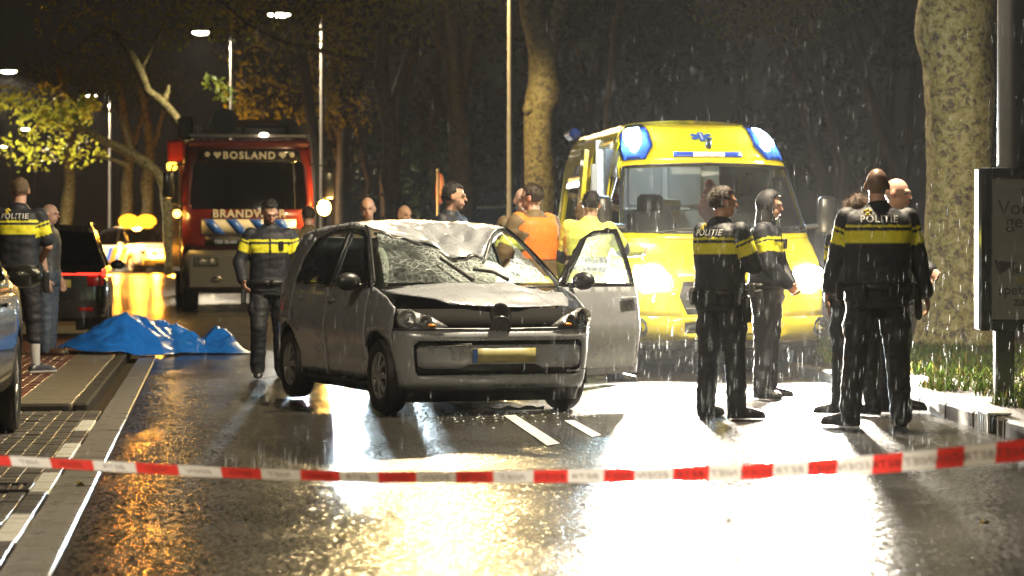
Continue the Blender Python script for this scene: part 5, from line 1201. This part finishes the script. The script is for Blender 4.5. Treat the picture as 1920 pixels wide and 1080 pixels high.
    if hair[1] in ('bald', 'shaved'):
        hr = inhead & ((q[:, 2] > .02) | (q[:, 0] < -.02)) & (q[:, 0] < .055 - .3 * q[:, 2]) & (q[:, 2] > -.06)
        f_ = .25 if hair[1] == 'bald' else .72; c[hr] = c[hr] * (1 - f_) + np.array(hair[0]) * f_
    if outfit == 'bike':
        sk = p[:, 2] < .42; c[sk] = (.45, .45, .45)
    setcol(bm_, c); bm_.shade_smooth(); body = link('body', bm_, root, M_skin); bm_.materials.clear(); bm_.materials.append(M_skin)
    # jacket colours by bone and height
    wrinkle(jm, .007 if outfit != 'civil' else .006, 9, seed * 3.1); p = verts(jm); inv = np.array(LN.transposed()); rel = (p - np.array((0, 0, pz))) @ inv.T + np.array((0, 0, .93))
    z = rel[:, 2]; dist = {}
    for s in (1, -1):
        d1, t1 = segdist(p, J['sho', s], J['elb', s]); d2_, t2 = segdist(p, J['elb', s], J['wri', s]); dist[s] = (d1, t1, d2_, t2)
    arm = np.zeros(len(p), bool); ta = np.zeros(len(p)); fo = np.zeros(len(p), bool); tf_ = np.zeros(len(p))
    wl_ = .178 * (.5 + .5 * bulk) - .035
    for s in (1, -1):
        d1, t1, d2_, t2 = dist[s]; near_a = (rel[:, 1] * s > wl_) & ((d1 < .11) | (d2_ < .11)) & ((rel[:, 1] * s > wl_ + .05) | (t1 > .3)); near_f = (d2_ < .10) & ((d2_ < d1) ) & (t2 > .02)
        arm |= near_a | near_f; ta = np.where(near_a, t1, ta); fo |= near_f; tf_ = np.where(near_f, t2, tf_)
    arm_u = arm & ~fo
    c = np.tile(np.array(NAVY), (len(p), 1))
    if outfit in ('police', 'bike'):
        yb = (~arm & (z > 1.265) & (z < 1.345)) | (arm_u & (ta > .34) & (ta < .62)); c[yb] = YEL
        yl = (~arm & (z > 1.368) & (z < 1.388)) | (arm_u & (ta > .22) & (ta < .28)); c[yl] = YEL
        if outfit == 'police':
            fr_ = ~arm & (rel[:, 0] > .02) & (abs(rel[:, 1]) < .012); c[fr_] = (.004, .004, .005)
    elif outfit == 'civil': c[:] = (.07, .072, .078)
    elif outfit in ('fire', 'vest'):
        c[:] = TAN; yb = (~arm & (z > .90) & (z < .96)) | (~arm & (z > 1.20) & (z < 1.26)) | (arm_u & (ta > .5) & (ta < .72)) | (fo & (tf_ > .55) & (tf_ < .78)); c[yb] = LIME
        mid_ = (~arm & (z > .92) & (z < .94)) | (~arm & (z > 1.22) & (z < 1.24)); c[mid_] = (.6, .6, .58)
        if outfit == 'vest': dk = fo & (tf_ > .8); c[dk] = (.02, .02, .03)
    elif outfit == 'medic':
        c[:] = LIME; dk = (~arm & (z > 1.17) & (z < 1.185)) | (~arm & (z < 1.165) & (z > 1.05)) | (arm_u & (ta > .75)); c[dk] = (.02, .03, .06); st_ = (~arm & (z > 1.09) & (z < 1.13)); c[st_] = (.6, .6, .58)
    setcol(jm, c); jm.shade_smooth(); jm.materials.clear(); jm.materials.append(M_cloth); jk = link('jacket' if not short_sl else 'shirt', jm, root)
    if outfit == 'fire' or outfit == 'vest': jk.name = 'turnout_coat'
    wrinkle(tm, .009, 10, seed * 1.7); tc2 = {'civil': (.055, .075, .11), 'fire': TAN, 'vest': TAN, 'medic': (.02, .03, .06)}.get(outfit, (.011, .012, .018))
    pt = verts(tm); c = np.tile(np.array(tc2), (len(pt), 1))
    if outfit in ('fire', 'vest', 'medic'): c[(pt[:, 2] > .28) & (pt[:, 2] < .36)] = LIME
    if outfit == 'civil': c *= (1 + .35 * np.exp(-((pt[:, 2] - .55) / .2) ** 2))[:, None]
    setcol(tm, c); tm.shade_smooth(); tm.materials.clear(); tm.materials.append(M_cloth); link('trousers' if not shorts else 'shorts', tm, root)
    for sm in mes[3:]:
        ps = verts(sm); cs = {'civil': (.07, .04, .022), 'bike': (.04, .04, .05)}.get(outfit, (.012, .012, .013)); c = np.tile(np.array(cs), (len(ps), 1))
        if outfit == 'bike': c[ps[:, 2] < ps[:, 2].min() + .028] = (.6, .6, .58)
        setcol(sm, c); sm.shade_smooth(); sm.materials.clear(); sm.materials.append(M_shoe); link('shoe' if outfit in ('civil', 'bike') else 'boot', sm, root)
    # hair
    if hair[1] in ('short', 'curly', 'hood', 'crew', 'fringe'):
        hb = MB(); n_, kk = 26, 16; rows = []
        for i in range(kk + 1):
            an = math.pi * (i / kk); row = []
            for j in range(n_):
                a = 2 * math.pi * j / n_; d = Vector((math.sin(an) * math.cos(a), math.sin(an) * math.sin(a), math.cos(an)))
                jit = mnoise.noise(d * 7 + Vector((seed, 0, 0))); r_ = 1.02 + {'crew': .0, 'curly': .18, 'hood': .22}.get(hair[1], .05) + (.07 if hair[1] not in ('curly', 'hood') else .22 if hair[1] == 'curly' else .05) * jit + (.10 * max(0, d.z) * max(0, d.x + .3) if hair[1] == 'short' else 0)
                row.append(HP(-.010 + d.x * .096 * r_ * (1.0 if d.x < .3 else .98), d.y * .0765 * r_, .024 + d.z * .098 * r_))
            rows.append((an, row))
        vs = [v for _, r_ in rows for v in r_]; fs = []
        for i in range(kk):
            for j in range(n_):
                a = 2 * math.pi * (j + .5) / n_; an = math.pi * ((i + .5) / kk); fx = math.sin(an) * math.cos(a); zz = math.cos(an)
                lim = (.52 if fx > .25 else .05 if fx > -.1 else -.55)
                if hair[1] == 'hood': lim = -.9 if fx < .42 else .62
                if hair[1] == 'curly': lim = .45 if fx > .35 else -.75
                if hair[1] == 'fringe': lim = 2 if zz > .45 or fx > .1 else -.5
                if hair[1] != 'hood': lim += .16 * mnoise.noise(Vector((fx * 6, math.sin(a) * 6, seed)))
                if zz > lim: fs.append((i * n_ + j, i * n_ + (j + 1) % n_, (i + 1) * n_ + (j + 1) % n_, (i + 1) * n_ + j))
        hb.add(vs, fs); ho = hb.build('hair' if hair[1] != 'hood' else 'hood', None, root, 180, solid=.006, off=-1); ho.data.materials.append(M_hair if hair[1] != 'hood' else M_cloth)
        setcol(ho.data, np.tile(np.array(hair[0]), (len(ho.data.vertices), 1)))
        if hair[1] != 'hood':      # short tufts so that the outline is hair, not a cap
            tv, tf3 = [], []
            for q_ in range(1500 if near else 600):
                d = Vector(rnd.normal(0, 1, 3)).normalized(); fx, zz = d.x, d.z
                lim = (.50 if fx > .25 else .0 if fx > -.1 else -.58)
                if hair[1] == 'curly': lim = .42 if fx > .35 else -.8
                if hair[1] == 'fringe': lim = 2 if zz > .45 or fx > .1 else -.5
                if zz < lim + rnd.normal(0, .07): continue
                cu_ = 1.10 if hair[1] == 'curly' else 1.0; p0 = Vector((-.010 + d.x * .096 * cu_, d.y * .0765 * cu_, .024 + d.z * .098 * cu_)) * 1.0
                ln = {'crew': .012, 'curly': .05, 'fringe': .014}.get(hair[1], .026) * (.6 + .8 * rnd.random()); tg = Vector((-.5, 0, -.6)) if hair[1] != 'short' or fx < .2 else Vector((.2, .1, .9))
                tg = (tg - d * tg.dot(d)) * .8 + d * .75 + Vector(rnd.normal(0, .35 if hair[1] != 'curly' else 1.0, 3)); tip = p0 + tg.normalized() * ln; sd_ = d.orthogonal().normalized() * .0035
                n0 = len(tv); tv += [HP(*(p0 - sd_)), HP(*(p0 + sd_)), HP(*tip)]; tf3.append((n0, n0 + 1, n0 + 2))
            tb = MB().add(tv, tf3); to = tb.build('hair_tufts', None, ho, 0); to.data.materials.append(M_hair); cc3 = np.tile(np.array(hair[0]), (len(tv), 1)) * (.7 + .7 * rnd.random((len(tv), 1))); setcol(to.data, cc3)
        if hair[1] == 'hood':
            nb = MB(); nb.capsule(nk + Vector((-.02, 0, -.02)), HP(-.03, 0, -.06), .088, .086); no = nb.build('hood_neck', None, root, 180); no.data.materials.append(M_cloth); setcol(no.data, np.tile(np.array(hair[0]), (len(no.data.vertices), 1)))
    bvh = BVHTree.FromPolygons([v.co for v in jm.vertices], [tuple(pl_.vertices) for pl_ in jm.polygons]) if outfit in ('police', 'bike') else None
    if outfit in ('police', 'bike'):
        c = T((-.25, 0, 1.405)); back = LN @ Vector((1, 0, 0)); up_ = LN @ Vector((0, 0, 1)); rt_ = LN @ Vector((0, -1, 0))
        text('lettering', 'POLITIE', .066, M_silv, jk, basis(rt_, up_, c), 0, .0012, proj=(bvh, back), space=1.15)
        eb = MB()
        for dx, dz, r_ in ((-.02, .012, .010), (0, .02, .012), (.02, .012, .010), (0, -.004, .012), (-.012, -.016, .008), (.012, -.016, .008)):
            pos = c + rt_ * (dx - .075) + up_ * (dz + .062)
            hh = bvh.ray_cast(pos - back * .3, back)
            if hh[0] is not None: eb.ell(hh[0] - back * .002, (r_, r_, r_), None, 8, 5)
        if eb.v: tag(eb.build('emblem', M_gold, jk, 180))
        # duty belt
        rb = MB(); wx, wy = .125 * bulk + .040, .175 * (.4 + .6 * bulk) + .038
        zz = .965; pts = [T((-.01 + wx * math.cos(a), wy * math.sin(a), zz)) for a in np.linspace(0, 2 * math.pi, 33)]
        for dz in (0,):
            vs = []; 
            for p_ in pts: vs += [p_ + Vector((0, 0, -.025)), p_ + Vector((0, 0, .025))]
            rb.add(vs, [(2 * i, 2 * i + 2, 2 * i + 3, 2 * i + 1) for i in range(32)])
        bo = rb.build('duty_belt', M_belt, root, 180, solid=.012, off=0)
        for a, sz in ((100, (.05, .07, .13)), (150, (.05, .09, .10)), (200, (.05, .08, .09)), (250, (.04, .06, .12))):
            a_ = R(a); pp = T((-.01 + (wx + .015) * math.cos(a_), (wy + .015) * math.sin(a_), zz - .03)); MB().box(pp, sz, Matrix.Rotation(a_, 3, 'Z'), .012).build('pouch', M_belt, bo)
        pp = T((.0, -(wy + .03), .84)); MB().box(pp, (.075, .05, .20), Matrix.Rotation(R(-8), 3, 'Y'), .015).build('holster', M_belt, root)
        pp = T((.105 * bulk + .03, .11, 1.33)); MB().box(pp, (.03, .05, .09), LN, .008).build('radio', M_belt, root)
    if outfit == 'vest':
        V = MB(); torso(V, .046, 1.10, 1.485, .90)
        for s in (1, -1): V.ell(J['sho', s] + Vector((0, -s * .03, .015)), (.09, .075, .08), None, 14, 8)
        vm = remesh([(V, .013, 4)])[0]; wrinkle(vm, .006, 8, seed); vp = verts(vm); c = np.tile(np.array(ORNG), (len(vp), 1)); setcol(vm, c); vm.shade_smooth(); vm.materials.clear(); vm.materials.append(M_cloth); vo = link('vest', vm, root)
        bv = BVHTree.FromPolygons([v.co for v in vm.vertices], [tuple(pl_.vertices) for pl_ in vm.polygons]); back = LN @ Vector((1, 0, 0))
    root.scale = (k, k, k); return root
# ---- where they stand
def at(px, d, z=0.0): return Vector((XD(px, d), d, z))
BRN, BLK, GRY, BLD = (.045, .026, .014), (.014, .011, .009), (.32, .31, .29), (.16, .11, .06)
away = (0, 1); toward = (0, -1)
person('police officer walking with eyes lowered between fire engine and silver hatchback', at(506, 26.2, .012), (.10, -1), 1.78, arms=((6, 22, 48, 22), (2, 22, 52, 30)), legs=((-4, 2, 6), (13, 2, 26)), head=(12, 22), hair=(BLK, 'short'), beard=BLK, lean=2, seed=2, bulk=1.16)
person('tall police officer in short sleeves and shorts standing beside the dark grey-green car', at(36, 26.3, .046), (.15, 1), 1.97, 'bike', arms=((8, 10, 55, 40), (10, 14, 60, 40)), legs=((0, 4, 2), (0, 5, 2)), head=(18, 6), hair=(BLD, 'crew'), seed=3, bulk=1.06, foot=(10, -35))
person('grey-haired man in dark shirt and jeans standing beside the black estate', at(90, 31.3, .046), (.96, -.12), 1.80, 'civil', arms=((2, 6, 14, 0), (2, 6, 10, 0)), legs=((0, 3, 2), (3, 3, 3)), head=(-6, 2), hair=(GRY, 'fringe'), skin=(.55, .33, .25), seed=4, bulk=1.12)
person('police officer with tilted shoulders and folded arms seen from behind before the left headlight', at(1352, 19.75, .012), (.72, .70), 1.74, arms=((22, 8, 95, 50), (20, 12, 92, 45)), legs=((0, 4, 2), (0, 6, 2)), head=(-30, 0), hair=(BRN, 'short'), skin=(.50, .27, .19), seed=5, bulk=1.14, foot=(5, -35))
person('hooded police officer looking aside between the two headlights with hands joined', at(1438, 22.5, .012), (.94, -.34), 1.77, arms=((14, 4, 38, 50), (14, 4, 38, 50)), legs=((0, 3, 2), (0, 3, 2)), head=(8, 4), hair=((.018, .018, .022), 'hood'), seed=6, bulk=.98, foot=(0, -25))
person('broad shaven-headed police officer seen from behind by the right headlight', at(1645, 18.75, .012), (.06, 1), 1.85, arms=((12, 13, 22, 0), (4, 14, 14, 0)), legs=((0, 7, 2), (0, 5, 2)), head=(-4, 4), hair=((.05, .032, .022), 'shaved'), seed=7, bulk=1.34, foot=(60, 5))
person('bald police officer facing right behind the broad officer, partly hidden', at(1676, 20.6, .012), (.85, -.5), 1.83, arms=((16, 10, 60, 40), (2, 8, 20, 10)), legs=((0, 4, 2), (0, 4, 2)), head=(6, 2), hair=((.3, .2, .15), 'bald'), skin=(.62, .38, .30), seed=8, bulk=1.1)
person('curly-haired police officer almost hidden behind the broad officer', at(1606, 20.2, .012), (.3, .95), 1.68, arms=((6, 8, 20, 0), (6, 8, 20, 0)), legs=((0, 3, 2), (0, 3, 2)), head=(0, 0), hair=((.07, .035, .016), 'curly'), seed=9, bulk=1.0, foot=(95, 60))
person('dark-haired bearded police officer looking sideways over the crumpled roof', at(846, 24.6, .012), (.72, -.30), 1.90, arms=((2, 6, 12, 0), (2, 6, 12, 0)), head=(20, 2), hair=(BLK, 'short'), beard=BLK, seed=10, near=True)
person('firefighter in an orange vest over a tan coat beside the open car door', at(1000, 25.0, .012), (-.55, .80), 1.90, 'vest', arms=((8, 20, 30, 0), (6, 20, 34, 0)), legs=((0, 4, 2), (0, 4, 2)), head=(35, 2), hair=(BRN, 'short'), skin=(.55, .33, .24), seed=11, bulk=1.12)
person('bald man almost hidden behind the firefighter in the orange vest', at(977, 26.4, .012), (.5, -.8), 1.90, 'fire', head=(-20, 0), hair=((.3, .2, .14), 'bald'), skin=(.58, .36, .28), seed=12, near=False)
person('ambulance worker in a lime jacket reaching towards the open ambulance side', at(1098, 24.9, .012), (.25, .96), 1.83, 'medic', arms=((8, 10, 30, 0), (48, 30, 30, -20)), legs=((0, 4, 2), (-2, 14, 2)), head=(-6, 6), roll=4, hair=(BLK, 'short'), seed=13, bulk=1.08, foot=(0, -60))
person('curly-haired helper half hidden behind the lime ambulance worker', at(1096, 27.0, .012), (.9, .3), 1.76, 'medic', arms=((6, 8, 20, 0), (35, 10, 40, 0)), head=(0, 0), hair=((.16, .09, .04), 'curly'), seed=14, near=False)
person('firefighter in a tan coat looking this way beyond the silver hatchback', at(689, 28.3, .012), (.15, -1), 1.85, 'fire', head=(-8, 4), hair=(BRN, 'bald'), skin=(.5, .28, .17), seed=15, near=False)
person('bald firefighter standing before the slim tree beyond the silver hatchback', at(757, 30.2, .012), (.4, -.9), 1.80, 'fire', head=(10, 0), hair=((.3, .18, .1), 'bald'), skin=(.5, .27, .16), seed=16, near=False)
person('firefighter in a tan coat standing beneath the amber flasher of the fire engine', at(579, 33.0, .012), (-.4, .9), 1.84, 'fire', arms=((8, 8, 30, 0), (20, 8, 90, 20)), head=(0, 8), hair=(BRN, 'crew'), seed=17, near=False)
# ================================================================== TARPAULIN, TAPE, SMALL THINGS
M_tarp = mat('blue tarpaulin', (.016, .19, .72), .30, var=.08, scale=6, bump=.30, bscale=38, coat=.25)
def tarp():
    A, Bq = G(118, 650, .1), G(436, 648, 0.0); A = Vector((XD(120, 32.0), 32.0, 0)); Bq = Vector((XD(440, 33.2), 33.2, 0)); ax_ = (Bq - A); Lg = ax_.length; ax_.normalize(); pr = Vector((-ax_.y, ax_.x, 0)); n, m_ = 120, 80; rows = []
    for i in range(n + 1):
        u = i / n; row = []
        for j in range(m_ + 1):
            v = j / m_; wob = .12 * mnoise.noise(Vector((u * 4, v * 3, 1))); hwid = .62 + .18 * math.sin(u * 7.3) + .12 * math.sin(u * 17)
            x = u * Lg + .06 * mnoise.noise(Vector((u * 9, v * 6, 4))); y = (v - .5) * 2 * hwid + wob
            # what lies beneath: a long uneven mound
            rid = .46 * math.exp(-((u - .33) / .17) ** 2) + .32 * math.exp(-((u - .62) / .16) ** 2) + .24 * math.exp(-((u - .89) / .07) ** 2) + .10 * math.exp(-((u - .12) / .1) ** 2)
            cr = max(0, 1 - (abs(y + .06) / (hwid * .9)) ** 1.5); z = rid * cr
            fold_ = abs(mnoise.noise(Vector((u * 5.5 + v * 2.0, v * 3.2, 2)))) + .5 * abs(mnoise.noise(Vector((u * 12 - v * 3, v * 7, 8))))
            cre = (1 - abs(mnoise.noise(Vector((u * 8 + v * 4, v * 4 - u * 3, 6))))) ** 5 + .25 * (1 - abs(mnoise.noise(Vector((u * 15 - v * 5, v * 9, 16))))) ** 8; z += (.06 * fold_ + .045 * cre - .03) * (.25 + min(1, z * 5)); z = max(z, .008 + .012 * fold_)
            p = A + ax_ * x + pr * y; kerb = .125 if (p.x * V2[0] + p.y * V2[1]) < -.93 and (p.x * U2[0] + p.y * U2[1]) > 21.3 else 0.0
            k2 = ss(-.80, -1.0, p.x * V2[0] + p.y * V2[1]); z = max(z + .02, .060 * k2 + .018 + z * .9) ; row.append((p.x, p.y, z))
        rows.append(row)
    b = MB(); b.loft(rows, False, False); o = b.build('tarpaulin', M_tarp, None, 70, solid=.004, off=1); tag(o, 'blue tarpaulin spread over a long mound across kerb and road', 'tarpaulin')
tarp()
# ---- barrier tape
def tape():
    ctl = [(-60, 860, 10.3), (160, 872, 10.0), (420, 886, 9.7), (700, 895, 9.4), (960, 894, 9.2), (1200, 891, 9.05), (1420, 884, 8.9), (1650, 870, 8.75), (1800, 856, 8.65), (2000, 836, 8.55)]
    xs = [c[0] for c in ctl]; hh = lambda px: itp(px, [0, 600, 1100, 1500, 1920], [21, 22, 27, 34, 42])
    edges = [-60, 20, 95, 175, 255, 335, 415, 490, 563, 637, 709, 781, 855, 925, 1000, 1065, 1132, 1190, 1262, 1330, 1390, 1450, 1515, 1570, 1636, 1692, 1756, 1808, 1867, 1925, 1985]
    def pt(px, v):
        d = itp(px, xs, [c[2] for c in ctl]); py = itp(px, xs, [c[1] for c in ctl]) + hh(px) * (v - .5) * 1.0; p = P(px, py, d)
        tilt = math.sqrt(max(0, .075 ** 2 - (hh(px) * d / F) ** 2)); p.y += (v - .5) * tilt; return p
    root = thing('barrier_tape', 'sagging red and white barrier tape stretched across the road', 'barrier tape', P(960, 894, 9.2))
    o = root.location
    Mr = mat('tape red', (.62, .035, .03), .38, var=.08); Mw = mat('tape white', (.72, .70, .66), .38, var=.08)
    for m_ in (Mr, Mw): 
        t = m_.node_tree; bq = t.nodes['Principled BSDF']; tl = t.nodes.new('ShaderNodeBsdfTranslucent'); tl.inputs[0].default_value = (.7, .05, .04, 1) if m_ is Mr else (.75, .72, .68, 1); mi = t.nodes.new('ShaderNodeMixShader'); mi.inputs[0].default_value = .4
        t.links.new(bq.outputs[0], mi.inputs[1]); t.links.new(tl.outputs[0], mi.inputs[2]); t.links.new(mi.outputs[0], t.nodes['Material Output'].inputs[0])
    Mk = mat('tape print', (.30, .20, .19), .5)
    word = 'NIET BETREDEN '
    for i, (a, b2) in enumerate(zip(edges, edges[1:])):
        n = 6; b = MB(); vs = []
        for k in range(n + 1):
            px = a + (b2 - a) * k / n
            for v in (0, .5, 1): vs.append(pt(px, v) - o)
        b.add(vs, [(3 * k + j, 3 * k + j + 1, 3 * k + j + 4, 3 * k + j + 3) for k in range(n) for j in (0, 1)])
        sg_ = b.build('red_band' if i % 2 == 0 else 'white_band', Mr if i % 2 == 0 else Mw, root, 180)
        # print seen from the back: mirrored
        c = pt((a + b2) / 2, .5); ex = (pt(b2, .5) - pt(a, .5)); L_ = ex.length; up_ = (pt((a + b2) / 2, 0) - pt((a + b2) / 2, 1)); hgt = up_.length
        w4 = ('NIET', 'BETR', 'EDEN')[(len(edges) - i) % 3]
        M_ = basis(ex, up_, c - o - up_.normalized() * hgt * .22 + Vector((0, -.003, 0)))
        text('print', w4, hgt * .55, Mk, sg_, M_, .0003, 0, mirror=True, space=1.1)
tape()
# ---- leaves and splinters on the road
M_lf = mat('fallen leaf', (.28, .22, .03), .45)
for k, (px, py) in enumerate(((924, 947), (1846, 985), (1905, 838), (150, 905), (640, 1010))):
    g = G(px, py, .02); rr = np.random.default_rng(k + 40); b = MB(); L_ = .030 + .008 * rr.random()
    vs = [(L_ * math.cos(a) * (1 if i % 2 == 0 else .6), L_ * .7 * math.sin(a) * (1 if i % 2 == 0 else .6), .012 + .012 * math.cos(a * 2)) for i, a in enumerate(np.linspace(0, 2 * math.pi, 11)[:-1])]
    b.add([(0, 0, .004)] + vs, [(0, i + 1, (i + 1) % 10 + 1) for i in range(10)])
    o = b.build('fallen_leaf', M_lf, None, 0, solid=.001); o.location = (g.x, g.y, zr_at(g.x, g.y) + .006); o.rotation_euler = (0, 0, k * 1.7)
    tag(o, ['yellow leaf lying on the wet road under the tape', 'green leaf lying on the wet road near the puddle', 'pale leaf lying in the gutter below the kerb inlet', 'brown leaf lying beside the gully grate', 'small leaf lying in the light streak'][k], 'leaf', 'fallen leaves on the road')
sh = MB(); rr = np.random.default_rng(9)
for k in range(260):
    px, py = rr.normal(930, 95), 772 + abs(rr.normal(0, 13)); g = G(px, py, .02); a = rr.random() * 6.28; r_ = .006 + .012 * rr.random() ** 2; z = zr_at(g.x, g.y) + .006
    sh.add([(g.x + r_ * math.cos(a + q), g.y + r_ * math.sin(a + q), z + (.006 if i == 1 else 0)) for i, q in enumerate((0, 1.9, 4.0))], [(0, 1, 2)])
tag(sh.build('glass_splinters', mat('glass splinter', (.6, .68, .66), .1, spec=.8), None, 0), 'scatter of glass splinters on the road before the silver hatchback', 'glass', kind='stuff')
def strip_piece():
    a, c = G(905, 771, .03), G(1020, 762, .05); b = MB(); n = 10; vs = []
    for i in range(n + 1):
        p = a.lerp(c, i / n); w = .035 * (1 - abs(i / n - .5)) ; vs += [(p.x, p.y - w, .03), (p.x, p.y, .055 + .012 * math.sin(i * 1.9)), (p.x, p.y + w, .03)]
    b.add(vs, [(3 * i + j, 3 * i + j + 1, 3 * i + j + 4, 3 * i + j + 3) for i in range(n) for j in (0, 1)]); o = b.build('bumper_fragment', mat('broken clear plastic', (.55, .60, .62), .2), None, 40, solid=.004); tag(o, 'broken pale plastic strip lying under the bumper of the silver hatchback', 'debris')
strip_piece()
# ---- falling rain
def rain():
    rr = np.random.default_rng(12); V = []; Fc = []; n = 0
    for k in range(5000):
        d = 9.5 + rr.random() * 19; px = 1020 + rr.random() * 960 if k % 4 else -40 + rr.random() * 2000; py = 870 - 820 * rr.random() ** 4; p = P(px, py, d)
        if p.z < .05 or p.z > 3.6: continue
        L_ = .05 + rr.random() * .06; r_ = .00035 + rr.random() * .00035; r_ *= max(.35, 1.25 - p.z * .45); tx = .03 * L_
        V += [(p.x + tx, p.y, p.z + L_ * .6), (p.x - r_, p.y - r_ * .6, p.z), (p.x + r_, p.y - r_ * .6, p.z), (p.x, p.y + r_, p.z), (p.x - tx * .4, p.y, p.z - L_ * .4)]
        Fc += [(n, n + 1, n + 2), (n, n + 2, n + 3), (n, n + 3, n + 1), (n + 4, n + 2, n + 1), (n + 4, n + 3, n + 2), (n + 4, n + 1, n + 3)]; n += 5
    me = bpy.data.meshes.new('rain'); me.from_pydata(V, [], Fc); me.update(); me.shade_smooth()
    m = bpy.data.materials.new('rain water'); m.use_nodes = True; t = m.node_tree; t.nodes.clear(); oo = t.nodes.new('ShaderNodeOutputMaterial'); tr = t.nodes.new('ShaderNodeBsdfTransparent'); tl = t.nodes.new('ShaderNodeBsdfTranslucent'); tl.inputs[0].default_value = (.85, .9, .95, 1); mi = t.nodes.new('ShaderNodeMixShader'); mi.inputs[0].default_value = .21; t.links.new(tr.outputs[0], mi.inputs[1]); t.links.new(tl.outputs[0], mi.inputs[2]); t.links.new(mi.outputs[0], oo.inputs[0])
    me.materials.append(m); o = link('rain', me); tag(o, 'falling rain drops lit by the headlights', 'rain', kind='stuff')
rain()
# ------------------------------------------------------------------ damp air
hz = MB().box((0, 150, 12), (300, 380, 32)).build('haze', None, None, 0); hz['kind'] = 'stuff'; hz['label'] = 'thin wet night air over the street'
hm = bpy.data.materials.new('wet air'); hm.use_nodes = True; t = hm.node_tree; t.nodes.clear(); o_ = t.nodes.new('ShaderNodeOutputMaterial'); pv = t.nodes.new('ShaderNodeVolumePrincipled')
pv.inputs['Color'].default_value = (.85, .87, .9, 1); pv.inputs['Density'].default_value = .00017; pv.inputs['Anisotropy'].default_value = .55
t.links.new(pv.outputs[0], o_.inputs['Volume']); hz.data.materials.append(hm)
# ================================================================== end
for o in list(COL.objects):
    if o.parent is None and o.type == 'MESH' and 'kind' not in o and 'category' not in o: print('UNTAGGED', o.name)
